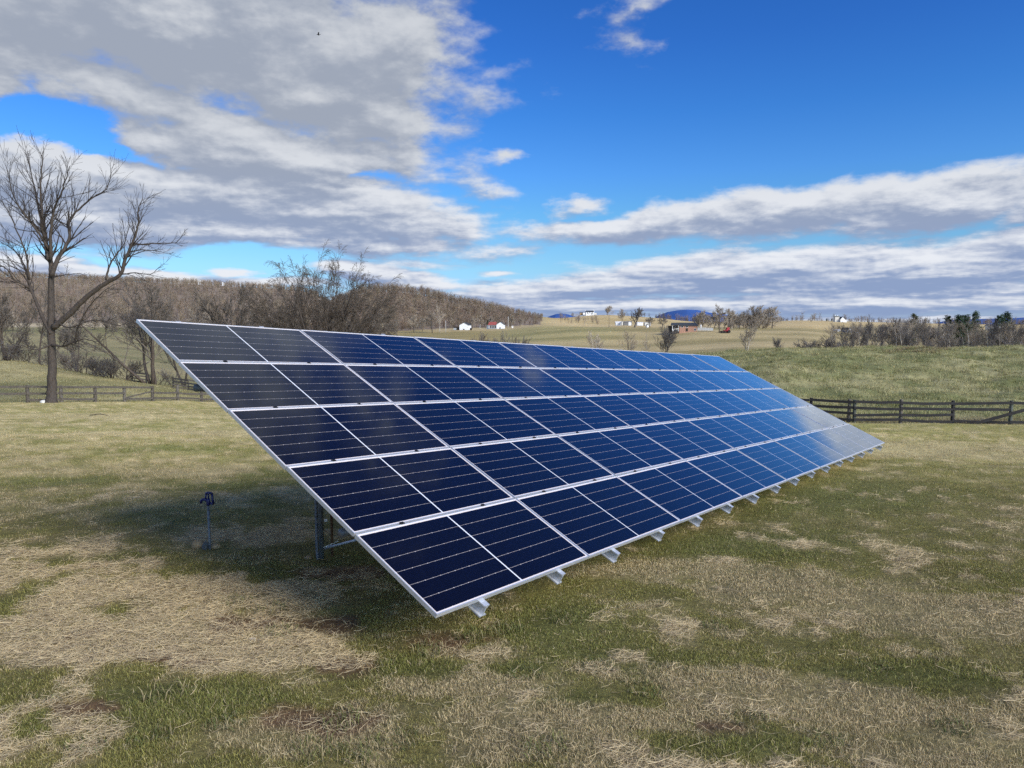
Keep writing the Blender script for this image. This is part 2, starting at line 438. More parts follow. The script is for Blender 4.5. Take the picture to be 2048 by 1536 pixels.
def ground_mat():
    m = bpy.data.materials.new('ground_cover'); m.use_nodes = True
    t = NT(m.node_tree); b = t.n['Principled BSDF']
    a = t.add('ShaderNodeAttribute', attribute_name='tint')
    g = t.add('ShaderNodeNewGeometry'); pos = g.outputs['Position']
    n1 = t.noise(pos, 14, 6, .7); n2 = t.noise(pos, 1.3, 5, .65); n3 = t.noise(pos, .12, 5, .6)
    k = t.math('MULTIPLY', t.mapr(n1, .25, .75, .55, 1.4, False), t.mapr(n2, .25, .75, .72, 1.28, False))
    k = t.math('MULTIPLY', k, t.mapr(n3, .25, .75, .85, 1.15, False))
    cb = t.add('ShaderNodeCombineColor')
    for i in range(3): t.put(cb.inputs[i], k)
    t.put(b.inputs['Base Color'], t.mix(1.0, a.outputs['Color'], cb.outputs[0], 'MULTIPLY'))
    b.inputs['Roughness'].default_value = .95; b.inputs['Specular IOR Level'].default_value = .1
    bp = t.add('ShaderNodeBump'); bp.inputs['Strength'].default_value = .7; bp.inputs['Distance'].default_value = .12
    t.put(bp.inputs['Height'], t.math('ADD', t.math('MULTIPLY', n1, .35), n2)); t.l.new(bp.outputs[0], b.inputs['Normal'])
    return m

# ------------------------------------------------------------------ ground sheet
az = np.concatenate([np.arange(-180, -44, 3.), np.arange(-44, 44, .14), np.arange(44, 180, 3.)])
az = np.radians(az)
rr = np.exp(np.linspace(math.log(1.0), math.log(14500), 380))
A, Rr = np.meshgrid(az, rr)
X = (np.sin(A) * Rr).ravel(); Yv = (np.cos(A) * Rr).ravel()
Z = ground(X, Yv)
V = np.stack([X, Yv, Z], 1)
na, nrr = len(az), len(rr)
i0 = (np.arange(nrr - 1)[:, None] * na + np.arange(na)[None, :]).ravel()
i1 = (np.arange(nrr - 1)[:, None] * na + (np.arange(na)[None, :] + 1) % na).ravel()
quads = np.stack([i0, i1, i1 + na, i0 + na], 1)[:, ::-1]
cent = len(V)
V = np.concatenate([V, [[0, 0, gz(0, 0)]]])
fan = np.stack([np.full(na, cent), (np.arange(na) + 1) % na, np.arange(na), np.arange(na)], 1)
fan[:, 3] = fan[:, 2]
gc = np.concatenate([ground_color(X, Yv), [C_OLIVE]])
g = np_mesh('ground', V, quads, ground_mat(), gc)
me = g.data
# close the little disc under the photographer
import bmesh
bm = bmesh.new(); bm.from_mesh(me); bm.verts.ensure_lookup_table()
for k in range(na):
    bm.faces.new((bm.verts[cent], bm.verts[(k + 1) % na], bm.verts[k]))
bm.to_mesh(me); bm.free()
me.polygons.foreach_set('use_smooth', [True] * len(me.polygons))
tag(g, kind='structure')

# distant mountains
def mountain(name, prof, Y, depth):
    """prof: (px, py of the crest)"""
    V = []; Fc = []
    for i, (px, py) in enumerate(prof):
        p = at(px, py, Y)
        V += [(p.x * (1 - depth / Y), Y - depth, CZ - 400), tuple(p), (p.x * (1 + depth / Y), Y + depth, CZ - 400)]
    for i in range(len(prof) - 1):
        a = i * 3
        Fc += [(a, a + 3, a + 4, a + 1), (a + 1, a + 4, a + 5, a + 2)]
    me = bpy.data.meshes.new(name); me.from_pydata(V, [], Fc); me.materials.append(M['mountain'])
    o = bpy.data.objects.new(name, me); col.objects.link(o); tag(o, kind='structure')
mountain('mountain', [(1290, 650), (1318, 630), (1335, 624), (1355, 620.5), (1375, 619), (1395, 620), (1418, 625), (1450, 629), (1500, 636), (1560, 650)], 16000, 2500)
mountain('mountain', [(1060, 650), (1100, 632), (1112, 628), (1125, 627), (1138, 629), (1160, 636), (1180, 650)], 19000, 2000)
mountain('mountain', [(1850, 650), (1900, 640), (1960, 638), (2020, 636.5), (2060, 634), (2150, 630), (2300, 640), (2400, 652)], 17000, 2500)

# ------------------------------------------------------------------ grass
def blades(n_pts, X, Y, h, w, colr, lean, name, seg2=True, lie=None):
    n = len(X)
    yaw = nr.uniform(0, 2 * PI, n); ly = nr.uniform(0, 2 * PI, n)
    Zb = ground(X, Y) - .004
    bx, by = np.cos(yaw), np.sin(yaw)
    lx, lyy = np.cos(ly) * lean, np.sin(ly) * lean
    P = np.stack([X, Y, Zb], 1)
    wv = np.stack([bx * w / 2, by * w / 2, np.zeros(n)], 1)
    top = P + np.stack([lx * h, lyy * h, h * np.sqrt(np.clip(1 - np.minimum(lean, .97)**2, .04, 1))], 1)
    mid = P + np.stack([lx * h * .35, lyy * h * .35, h * .58 * np.sqrt(np.clip(1 - np.minimum(lean * .6, .97)**2, .04, 1))], 1)
    if seg2:
        V = np.stack([P - wv, P + wv, mid + wv * .75, mid - wv * .75, top], 1).reshape(-1, 3)
        b = np.arange(n)[:, None] * 5
        T = np.concatenate([b + [0, 1, 2], b + [0, 2, 3], b + [3, 2, 4]])
        cm = np.stack([colr * .42, colr * .42, colr * 1.05, colr * 1.05, colr * 1.4], 1).reshape(-1, 3)  # feet darkened, tips brightened: shade within the grass put into the colour
    else:
        V = np.stack([P - wv, P + wv, top], 1).reshape(-1, 3)
        b = np.arange(n)[:, None] * 3
        T = b + [0, 1, 2]
        cm = np.stack([colr * .6, colr * .6, colr * 1.2], 1).reshape(-1, 3)  # same shaded foot and bright tip painted on single triangles
    return V, T, cm
def scatter_fan(n, y0, y1, t0, t1, power=1.0):
    """points in a wedge ahead of the photographer, denser near by"""
    u = nr.random(n)
    e = 2 - power
    Y = (y0**e + u * (y1**e - y0**e))**(1 / e) if abs(e) > 1e-3 else y0 * (y1 / y0)**u
    t = nr.uniform(t0, t1, n)
    return t * Y, Y
parts = []
def add_grass(n, y0, y1, power, hmul, wbase, seg2, t0=-.80, t1=.80):
    X, Y = scatter_fan(n, y0, y1, t0, t1, power)
    # clumping
    cl = fbm(X, Y, 3.2, 3, 20)
    keep = nr.random(n) < sst(.25, .62, cl) * .85 + .15
    fen = np.interp(1024 + F * X / Y, FENX, FEND)
    keep &= Y < fen - .1
    X, Y = X[keep], Y[keep]
    st, ta, so, gr = lawn_mix(X, Y)
    k2 = nr.random(len(X)) > so * .75 + st * .35
    X, Y, st, ta, so, gr = [q[k2] for q in (X, Y, st, ta, so, gr)]
    c = lawn_color(X, Y)
    m = len(X)
    r = nr.random(m)
    n4 = fbm(X, Y, 7.5, 3, 25)
    clump = sst(.42, .62, ta * .55 + n4 * .62)
    dead = r < .10 + .78 * clump
    c = np.where(dead[:, None], c * .25 + np.array((.60, .475, .28)) * .75, c * .75 + np.array(C_GREEN) * .3)
    c = np.where((r > .88)[:, None], c * .5 + C_DGREEN * .5, c)
    c *= nr.uniform(.45, 1.55, m)[:, None]
    h = nr.uniform(.016, .05, m) * hmul * (.55 + .8 * fbm(X, Y, 1.1, 3, 22) + .35 * clump) * (1 + .35 * gr - .3 * st)
    w = nr.uniform(.6, 1.3, m) * (wbase + .00036 * Y)
    lean = np.clip(nr.normal(.62, .28, m), .05, .96)
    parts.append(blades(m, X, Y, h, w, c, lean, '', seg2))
add_grass(760000, 2.6, 9, 1.5, .66, .0011, True)
add_grass(480000, 9, 26, 1.5, .9, .002, False)
add_grass(110000, 26, 66, 1.3, 1.3, .006, False)
# longer dry straw lying about
def add_straw(n, y0, y1, power, dens_bias, lo, hi, wid=1.0, cut=.12):
    X, Y = scatter_fan(n, y0, y1, -.8, .8, power)
    st, ta, so, gr = lawn_mix(X, Y)
    keep = nr.random(n) < np.clip(np.maximum(st - cut, 0) * 1.0 + ta * .02 + so * .06 + dens_bias, 0, 1)
    X, Y = X[keep], Y[keep]; m = len(X)
    c = np.array((.68, .54, .31)) * nr.uniform(.6, 1.25, m)[:, None]
    c = np.where((nr.random(m) < .25)[:, None], np.array((.30, .23, .15)) * nr.uniform(.7, 1.2, m)[:, None], c)
    L = nr.uniform(lo, hi, m); yaw = nr.normal(0, .8, m) + (nr.random(m) < .3) * 1.2
    Zb = ground(X, Y)
    d = np.stack([np.cos(yaw), np.sin(yaw), np.zeros(m)], 1); pz = np.stack([-np.sin(yaw), np.cos(yaw), np.zeros(m)], 1)
    P = np.stack([X, Y, Zb + nr.uniform(.006, .035, m)], 1)
    bend = nr.uniform(-.25, .25, m)[:, None] * L[:, None]
    e0 = P - d * L[:, None] / 2 + np.stack([np.zeros(m), np.zeros(m), nr.uniform(-.01, .02, m)], 1)
    e1 = P + d * L[:, None] / 2 + np.stack([np.zeros(m), np.zeros(m), nr.uniform(-.01, .03, m)], 1)
    md = P + pz * bend
    w = (nr.uniform(.7, 1.3, m) * (.0011 + .0002 * Y) * wid)[:, None]
    up = np.stack([np.zeros(m), np.zeros(m), np.ones(m)], 1)
    wv = pz * w / 2 + up * w * .25
    V = np.stack([e0 - wv, e0 + wv, md + wv, md - wv, e1 + wv * .4, e1 - wv * .4], 1).reshape(-1, 3)
    b = np.arange(m)[:, None] * 6
    T = np.concatenate([b + [0, 1, 2], b + [0, 2, 3], b + [3, 2, 4], b + [3, 4, 5]])
    parts.append((V, T, np.repeat(c, 6, 0)))
add_straw(260000, 2.6, 14, 1.4, .005, .03, .14)
add_straw(30000, 2.6, 13, 1.3, .002, .06, .20, 1.35, .25)
# individual longer tussocks
def add_tufts(spots, nb, h0, h1, cl, rad):
    for (x, y) in spots:
        m = nb
        a = nr.uniform(0, 2 * PI, m); r = np.sqrt(nr.random(m)) * rad
        X = x + np.cos(a) * r; Y = y + np.sin(a) * r
        c = np.array(cl) * nr.uniform(.6, 1.4, m)[:, None]
        c = np.where((nr.random(m) < .35)[:, None], np.array((.38, .31, .17)) * nr.uniform(.7, 1.2, m)[:, None], c)
        parts.append(blades(m, X, Y, nr.uniform(h0, h1, m), nr.uniform(.003, .006, m) + .0003 * y, c, np.clip(nr.normal(.7, .2, m), .1, .96), '', True))
add_tufts([G2(545, 1225), G2(470, 1210), G2(690, 1440), G2(560, 1270), G2(330, 1395), G2(1090, 1500), G2(860, 1300), G2(1010, 1260), G2(1130, 1240), G2(940, 1270), G2(630, 1500), G2(720, 1500)], 110, .05, .11, (.16, .17, .06), .16)
add_tufts([G2(px, py) for px, py in ((1200, 1330), (1500, 1440), (1290, 1380), (1750, 1330), (1650, 1480), (1900, 1450), (1430, 1250), (1050, 1350), (300, 1480), (100, 1400), (180, 1500), (450, 1450), (800, 1480))], 90, .035, .08, (.13, .15, .055), .14)
Vs = []; Ts = []; Cs = []; off = 0
for v, t, c in parts:
    Vs.append(v); Ts.append(t + off); Cs.append(c); off += len(v)
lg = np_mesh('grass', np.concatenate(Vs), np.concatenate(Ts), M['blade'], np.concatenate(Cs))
tag(lg, 'short winter lawn of green, tan and straw blades around the solar panels', 'grass', kind='stuff')

# pasture tussocks beyond the fences
parts = []
def add_field(n, y0, y1, t0, t1, h0, h1, w0, cA, cB, seed, sc=.35):
    X, Y = scatter_fan(n, y0, y1, t0, t1, .9)
    px = 1024 + F * X / Y
    fen = np.interp(px, FENX, FEND)
    cl = fbm(X, Y, sc, 4, seed)
    keep = (Y > fen + .15) & (nr.random(n) < sst(.3, .6, cl) * .9 + .1)
    X, Y, cl = X[keep], Y[keep], cl[keep]; m = len(X)
    mixf = sst(.35, .65, fbm(X, Y, sc * .8, 4, seed + 1) * .7 + nr.random(m) * .3)
    c = mixc(np.tile(np.array(cA), (m, 1)), np.array(cB), mixf) * nr.uniform(.65, 1.35, m)[:, None] * (.5 + 1.0 * fbm(X, Y, 2.2, 3, seed + 2))[:, None]
    h = nr.uniform(h0, h1, m) * (.5 + cl); w = nr.uniform(.6, 1.4, m) * w0
    parts.append(blades(m, X, Y, h, w, c, np.clip(nr.normal(.55, .25, m), .05, .95), '', False))
add_field(165000, 36, 100, .22, .82, .12, .34, .030, (.25, .25, .095), (.54, .47, .24), 40, .85)
add_field(9000, 35.2, 40, .40, .82, .25, .55, .02, (.28, .23, .12), (.42, .34, .19), 44, .8)
add_field(60000, 54, 112, -.82, -.38, .1, .26, .030, (.26, .24, .10), (.47, .40, .20), 48, .6)
wr = random.Random(6)
add_tufts([(gat(px_, Y_).x, Y_) for px_, Y_ in [(wr.uniform(1770, 1900), wr.uniform(80, 88)) for _ in range(34)]], 40, .25, .55, (.30, .22, .13), .5)
add_tufts([(gat(px_, Y_).x, Y_) for px_, Y_ in [(wr.uniform(1480, 2060), wr.uniform(45, 92)) for _ in range(150)]], 36, .18, .42, (.27, .27, .11), .45)
add_tufts([(gat(px_, Y_).x, Y_) for px_, Y_ in [(wr.uniform(1925, 2000), wr.uniform(35.9, 36.6)) for _ in range(16)]], 60, .35, .75, (.42, .35, .20), .3)
add_tufts([(gat(px_, Y_).x, Y_) for px_, Y_ in [(wr.uniform(1650, 2050), wr.uniform(35.2, 36.9)) for _ in range(60)]], 30, .12, .32, (.36, .30, .16), .3)
Vs = []; Ts = []; Cs = []; off = 0
for v, t, c in parts:
    Vs.append(v); Ts.append(t + off); Cs.append(c); off += len(v)
pg = np_mesh('pasture_grass', np.concatenate(Vs), np.concatenate(Ts), M['blade'], np.concatenate(Cs))
tag(pg, 'tussocky green and straw pasture grass beyond the plank fences', 'grass', kind='stuff')

# ------------------------------------------------------------------ the solar array
CP, RP = 2.2125, 1.05
U = Vector((.60257, .79617, -.05502)); Vd = Vector((.70644, -.56419, -.42735))
U.normalize(); Vd = (Vd - U * Vd.dot(U)).normalized()
Nn = Vd.cross(U)
if Nn.z < 0: Nn = -Nn
T0 = Vector((-4.26712, 8.19398, .09621 + CZ))
def ap(u, v, n=0):
    """point on the array: u columns from the near end, v metres down the slope, n metres above the glass"""
    return T0 + U * (u * CP) + Vd * v + Nn * n
arr = empty('solar_array', (ap(4, 4.4).x, ap(4, 4.4).y, gz(ap(4, 4.4).x, ap(4, 4.4).y)), 0,
            'long tilted ground mounted array of five rows of dark blue solar panels in silver frames', 'solar array')
bpy.context.view_layer.update()
inv = arr.matrix_world.inverted()
def arr_child(mb, name, m, parent=None, smooth=False, bevel=0):
    mb.v = [inv @ Vector(v) for v in mb.v]
    o = mb.build(name, m, None, smooth, bevel); o.parent = parent or arr
    return o
PW, PH, TH = CP - .010, RP - .018, .035
def panel_glass_mat():
    m = bpy.data.materials.new('solar_cells'); m.use_nodes = True
    t = NT(m.node_tree); b = t.n['Principled BSDF']
    tc = t.add('ShaderNodeTexCoord'); sx = t.add('ShaderNodeSeparateXYZ'); t.l.new(tc.outputs['Object'], sx.inputs[0])
    x, y = sx.outputs[0], sx.outputs[1]
    cw = (PH - .05) / 6            # cell row height
    hw = (PW - .046 - .014) / 24   # half cell width
    yy = t.math('DIVIDE', t.math('ADD', y, (PH - .05) / 2), cw)          # 0..6
    ax = t.math('ABSOLUTE', x)
    xx = t.math('DIVIDE', t.math('SUBTRACT', ax, .007), hw)              # 0..12
    fy = t.math('ABSOLUTE', t.math('SUBTRACT', yy, t.math('ROUND', yy)))
    fx = t.math('ABSOLUTE', t.math('SUBTRACT', xx, t.math('ROUND', xx)))
    dy = t.math('MULTIPLY', fy, cw); dx = t.math('MULTIPLY', fx, hw)
    line = t.math('MULTIPLY', t.math('LESS_THAN', dy, .0013), .62)                                # gap between strings
    vl = 0.0
    dia = t.math('LESS_THAN', t.math('ADD', dy, t.math('MULTIPLY', dx, .8)), .0046)  # clipped corners of the wafers
    odd = t.math('LESS_THAN', t.math('ABSOLUTE', t.math('SUBTRACT', t.math('MODULO', t.math('ROUND', xx), 2.0), 0.0)), .5)
    dia = t.math('MULTIPLY', dia, t.math('ADD', t.math('MULTIPLY', odd, .4), .6))
    inside = t.math('MULTIPLY', t.math('LESS_THAN', t.math('ABSOLUTE', y), (PH - .05) / 2), t.math('LESS_THAN', ax, (PW - .046) / 2))
    centre = t.math('LESS_THAN', ax, .0075)
    w = t.math('MAXIMUM', line, t.math('MAXIMUM', vl, dia))
    w = t.math('MAXIMUM', w, centre)
    w = t.math('MAXIMUM', w, t.math('SUBTRACT', 1.0, inside), clamp=True)
    bus = t.math('MULTIPLY', yy, 9.0)
    fb = t.math('ABSOLUTE', t.math('SUBTRACT', t.math('FRACT', bus), .5))
    busl = t.math('LESS_THAN', t.math('MULTIPLY', fb, cw / 9), .0007)
    oi = t.add('ShaderNodeObjectInfo')
    cell = t.mix(t.math('MULTIPLY', busl, .6), (.0024, .0028, .0085, 1), (.016, .019, .032, 1))
    hue = t.mix(t.mapr(oi.outputs['Random'], 0, 1, 0, .5, False), cell, (.0035, .005, .015, 1))
    nz = t.noise(tc.outputs['Object'], 3, 2, .5)
    hue = t.mix(t.mapr(nz, .3, .7, 0, .3), hue, (.003, .0036, .010, 1))
    t.put(b.inputs['Base Color'], t.mix(w, hue, t.mix(centre, (.70, .62, .58, 1), (.74, .74, .75, 1))))
    b.inputs['Roughness'].default_value = .6
    b.inputs['Specular IOR Level'].default_value = 0
    lw = t.add('ShaderNodeLayerWeight'); lw.inputs['Blend'].default_value = .5     # anti-reflective glass: weak head on, strong at a glance
    dust = t.noise(tc.outputs['Object'], 1.4, 5, .6)
    fac = t.math('ADD', t.math('MULTIPLY', t.math('POWER', lw.outputs['Facing'], 4.6), 1.12), t.math('ADD', t.math('MULTIPLY', t.math('POWER', lw.outputs['Facing'], 9.0), .85), .005), clamp=True)
    gl = t.add('ShaderNodeBsdfGlossy'); gl.inputs['Color'].default_value = (.87, .935, 1, 1)
    t.put(gl.inputs['Roughness'], t.mapr(dust, .3, .7, .045, .085))
    ms = t.add('ShaderNodeMixShader'); t.put(ms.inputs[0], fac); t.l.new(b.outputs[0], ms.inputs[1]); t.l.new(gl.outputs[0], ms.inputs[2])
    t.l.new(ms.outputs[0], t.n['Material Output'].inputs[0])
    return m
M['cells'] = panel_glass_mat()
gm = MB(); gm.box((0, 0, -.006), (PW - .004, PH - .004, .006))
glass_me = gm.mesh('solar_panel', M['cells'])
fm = MB()
LIP = .010
for sy in (-1, 1):
    fm.box((0, sy * (PH / 2 - LIP / 2), -TH / 2 + .0015), (PW, LIP, TH))
for sx in (-1, 1):
    fm.box((sx * (PW / 2 - LIP / 2), 0, -TH / 2 + .0015), (LIP, PH - 2 * LIP - .0004, TH))
fm.box((0, 0, -.0125), (PW - .03, PH - .03, .004))
frame_me = fm.mesh('panel_frame', M['alu'])
BAS = Matrix((U, -Vd, Nn)).transposed().to_4x4()
pr = random.Random(4)
for r in range(5):
    for c in range(8):
        ctr = ap(c + .5, r * RP + RP / 2)
        J = Matrix.Rotation(R_(pr.gauss(0, .22)), 4, 'X') @ Matrix.Rotation(R_(pr.gauss(0, .16)), 4, 'Y')
        p = bpy.data.objects.new('solar_panel', glass_me); col.objects.link(p); p.parent = arr
        p.matrix_local = inv @ (Matrix.Translation(ctr) @ BAS @ J)
        f = bpy.data.objects.new('panel_frame', frame_me); col.objects.link(f); f.parent = p
# rails, clamps
rail_pos = [c + q for c in range(8) for q in (.245, .755)]
mbr = MB()
Lr = 5 * RP + .22
y0r = -(5 * RP + .055); y1r = .10
prof_h = .112
for (w, h, z) in ((.064, .012, -.006), (.012, prof_h - .022, -prof_h / 2), (.078, .012, -prof_h + .006)):
    mbr.box((0, (y0r + y1r) / 2, z), (w, y1r - y0r, h))
mbr.box((.018, (y0r + y1r) / 2, -.03), (.022, y1r - y0r - .01, .010))
mbr.box((.013, y0r + .05, -.055), (.006, .055, .034))
rail_me = mbr.mesh('mounting_rail', M['alu_rail'])
for u in rail_pos:
    o = bpy.data.objects.new('mounting_rail', rail_me); col.objects.link(o); o.parent = arr
    o.matrix_local = inv @ (Matrix.Translation(ap(u + pr.gauss(0, .006), pr.gauss(0, .012), -TH - .001)) @ BAS)
cm = MB(); cm.box((0, 0, .0045), (.042, .030, .008)); cm.tube([Vector((0, 0, .008)), Vector((0, 0, .015))], [.008, .007], 6); cm.box((0, 0, -.018), (.05, .014, .038))
clamp_me = cm.mesh('mid_clamp', M['black'])
for r in range(1, 5):
    for u in rail_pos:
        o = bpy.data.objects.new('mid_clamp', clamp_me); col.objects.link(o); o.parent = arr
        o.matrix_local = inv @ (Matrix.Translation(ap(u, r * RP)) @ BAS)
# substructure: two rows of pipe posts, beams across the rails
def under(u, v, drop):
    return ap(u, v, -TH - prof_h - drop)
post_us = [.39, 1.95, 3.55, 5.1, 6.7, 7.65]
for v in (1.30, 3.95):
    b = MB(); b.tube([under(.05, v, .045), under(7.95, v, .045)], [.04, .04], 10)
    arr_child(b, 'cross_pipe', M['galv'], smooth=True)
def above(x, y):
    """columns and metres down the slope of the point of the array above x, y"""
    a, b, c, d = U.x * CP, Vd.x, U.y * CP, Vd.y
    ex, ey = x - T0.x, y - T0.y; det = a * d - b * c
    return (ex * d - b * ey) / det, (a * ey - c * ex) / det
NP = above(*G2(654, 1121))
post_us[0] = NP[0]
tops = {}
for k, u in enumerate(post_us):
    for v in ((NP[1],) if k == 0 else (1.30, 3.95)):
        p = under(u, v, .06)
        b = MB(); zb = gz(p.x, p.y) - .15
        b.tube([Vector((p.x, p.y, zb)), Vector((p.x, p.y, p.z + (.05 if k == 0 else 0)))], [.033, .033], 12)
        arr_child(b, 'support_post', M['galv'], smooth=True)
        tops[(k, v)] = p
for k in range(len(post_us) - 1):
    a = tops[(k, NP[1] if k == 0 else 1.30)]; c = tops[(k + 1, 3.95)]
    b = MB(); b.tube([Vector((a.x, a.y, gz(a.x, a.y) + .12)), Vector((a.x, a.y, gz(a.x, a.y) + .12)) * .35 + (c * .65)], [.015, .015], 8)
    arr_child(b, 'brace', M['alu_rail'], smooth=True)
# conduit, junction and steel stub beside the near post
p = tops[(0, NP[1])]
cx, cy = p.x - .055, p.y + .0
b = MB(); zt = p.z
zg0 = gz(cx, cy)
b.tube([Vector((cx + .05, cy - .06, zg0 - .1)), Vector((cx + .01, cy - .02, zg0 + .03)), Vector((cx, cy, zg0 + .10)), Vector((cx, cy, zt))], [.018] * 4, 10)
b.tube([Vector((cx, cy, zg0 + .52)), Vector((cx, cy, zg0 + .56))], [.020] * 2, 10)
arr_child(b, 'conduit', M['conduit'], smooth=True)
b = MB(); b.tube([Vector((p.x + .105, p.y + .10, zg0 - .1)), Vector((p.x + .105, p.y + .10, zt + .1))], [.016, .016], 6)
arr_child(b, 'ground_stake', M['rust'])
b = MB(); b.box((p.x + .055, p.y + .03, zg0 + .47), (.04, .03, .03)); arr_child(b, 'tag', M['white_label'], bevel=.004)
b = MB(); b.tube([Vector((p.x + .05, p.y + .02, zg0 + .56)), Vector((p.x + .10, p.y + .06, zg0 + .55)), Vector((p.x + .17, p.y + .08, zg0 + .53))], [.004] * 3, 6)
b.tube([Vector((p.x + .03, p.y - .03, zg0 + .15)), Vector((p.x + .10, p.y + .02, zg0 + .17)), Vector((p.x + .19, p.y + .07, zg0 + .2))], [.004] * 3, 6)
arr_child(b, 'cable', M['alu_rail'])

# ------------------------------------------------------------------ yard hydrant
hx, hy = G2(420, 1098)
hz = gz(hx, hy)
hyd = empty('yard_hydrant', (hx, hy, hz), 0, 'slim steel yard hydrant with dark blue pump head standing in dry grass', 'yard hydrant')
S = at(420, 1098, hy)
k = hy / F            # metres per photo pixel here
b = MB(); b.tube([Vector((0, 0, -.1)), Vector((0, 0, .02)), Vector((-.004, 0, 96 * k))], [.0165] * 3, 12); b.build('pipe', M['galv'], hyd, True)
hd = 92 * k
def hp(px, py, dy=0):
    return Vector(((px - 370) / 9.6 * k, dy, hd + (420 - py) / 9.6 * k))
b = MB()
b.tube([hp(368, 425), hp(368, 395), hp(368, 330), hp(372, 290)], [.022, .026, .027, .018], 10)
b.tube([hp(350, 335), hp(300, 310), hp(260, 308), hp(232, 330), hp(222, 385)], [.022, .019, .018, .018, .017], 8)
b.build('head', M['hydrant_blue'], hyd, True)
b = MB()
b.tube([hp(318, 300), hp(322, 250), hp(328, 195)], [.014, .012, .016], 8)
b.tube([hp(322, 195), hp(360, 178), hp(420, 182), hp(448, 205)], [.017, .018, .018, .017], 8)
b.tube([hp(446, 200), hp(452, 300), hp(466, 400)], [.016, .015, .017], 8)
b.tube([hp(466, 400), hp(430, 395), hp(400, 375)], [.016, .013, .012], 8)
b.build('lever_handle', M['hydrant_blue'], hyd, True)
b = MB(); b.tube([hp(372, 300), hp(376, 240), hp(370, 200)], [.011, .010, .010], 8); b.build('pump_rod', M['hydrant_blue'], hyd, True)

def stone(name, p, s, m, label, seed):
    import bmesh
    bm = bmesh.new(); bmesh.ops.create_icosphere(bm, subdivisions=3, radius=1)
    rs = random.Random(seed); off = rs.random() * 50
    for v in bm.verts:
        n = .75 + .5 * float(fbm(v.co.x * 1.0 + off, v.co.y + v.co.z * .7 + off, 1.1, 3, seed))
        v.co = Vector((v.co.x * s[0] * n, v.co.y * s[1] * n, v.co.z * s[2] * n))
    me = bpy.data.meshes.new(name); bm.to_mesh(me); bm.free(); me.materials.append(m)
    o = bpy.data.objects.new(name, me); o.location = p; col.objects.link(o)
    return tag(o, label, 'stone')
def gpx(px, py, dz=0):
    x, y = G2(px, py); return Vector((x, y, gz(x, y) + dz))
stone('stone', gpx(396, 1094, .035), (.085, .065, .065), M['stone_tan'], 'tan stone lying left of the hydrant foot', 1)
stone('stone', gpx(411, 1098, .04), (.042, .04, .065), M['stone_grey'], 'dark grey stone standing against the hydrant pipe', 2)
stone('stone', gpx(431, 1096, .02), (.07, .05, .04), M['stone_tan'], 'flat brown stone just right of the hydrant foot', 3)
q = at(88, 807, 53.5); stone('stone', (q.x, q.y, gz(q.x, q.y) + .05), (.32, .25, .2), M['stone_white'], 'white stone at the foot of the big bare tree', 4)
stone('stone', gpx(505, 1280, .0), (.03, .025, .012), M['stone_white'], 'small white stone in straw in front of the array corner', 5)
stone('stone', gpx(617, 1118, .0), (.05, .04, .03), M['stone_tan'], 'tan stone beside the near steel post', 6)

# ------------------------------------------------------------------ fences
def board_fence(name, pts, h, boards, mp, mb_, label, post_r, bw, bt, extra=None, doubles=(), square=False, skip=(), seed=0):
    rs = random.Random(seed)
    c = pts[len(pts) // 2]
    root = empty(name, (c[0], c[1], gz(c[0], c[1])), 0, label, 'fence')
    iv = Vector(root.location)
    P = [Vector((x, y, gz(x, y))) for x, y in pts]
    for i, p in enumerate(P):
        for dd in ((0,) if i not in doubles else (0, 1)):
            b = MB(); q = p - iv
            if dd:
                d = (P[i] - P[i - 1]).normalized(); q = q - d * .27
            tilt = Vector((rs.gauss(0, .015), rs.gauss(0, .015), 0))
            hh = h * rs.uniform(.97, 1.05)
            m = mp[(i + dd) % len(mp)]
            if square:
                b.tube([q + Vector((0, 0, -.3)), q + tilt + Vector((0, 0, hh))], [post_r * 1.3] * 2, 4)
            else:
                b.tube([q + Vector((0, 0, -.3)), q + tilt * .5 + Vector((0, 0, hh * .6)), q + tilt + Vector((0, 0, hh)), ], [post_r * 1.08, post_r, post_r * .95], 9)
            b.build('post', m, root)
    for i in range(len(P) - 1):
        for j, z in enumerate(boards):
            if (i, j) in skip: continue
            a = P[i] - iv + Vector((0, 0, h * z + rs.gauss(0, .02))); c2 = P[i + 1] - iv + Vector((0, 0, h * z + rs.gauss(0, .02)))
            d = (c2 - a).normalized(); side = d.cross(Vector((0, 0, 1))).normalized()
            if side.y > 0: side = -side
            a = a + side * (post_r + bt / 2 + .002) - d * .05; c2 = c2 + side * (post_r + bt / 2 + .002) - d * .06
            b = MB(); m1 = (a + c2) / 2 + Vector((0, 0, -abs(rs.gauss(0, .02))))
            b.beam(a, m1, bt, bw); b.beam(m1 + d * .0005, c2, bt, bw)
            b.build('rail', mb_[rs.randrange(len(mb_))], root)
    for e in (extra or []):
        a, c2, w = e
        b = MB(); b.beam(Vector(a) - iv, Vector(c2) - iv, bt, w); b.build('rail', mb_[0], root)
    return root
def fpt(px, Y):
    q = gat(px, Y); return (q.x, q.y)
rf = [fpt(1462, 40.4), fpt(1541, 39.0), fpt(1625, 37.9), fpt(1714, 36.8), fpt(1807, 36.3), fpt(1912, 35.9), fpt(2028, 35.3), fpt(2150, 34.8)]
q0 = fpt(1935, 35.65); q1 = fpt(2060, 35.0)
board_fence('board_fence', rf, 1.32, (.93, .70, .47, .24), [M['post_green'], M['post_grey'], M['fence_dark']], [M['fence_dark']],
            'black four board fence at the foot of the green pasture', .085, .135, .03,
            extra=[((q0[0], q0[1] - .14, gz(*q0) + .08), (q1[0], q1[1] - .14, gz(*q1) + .95), .15)], doubles=(3,), skip=((5, 2), (6, 2), (6, 1)), seed=3)
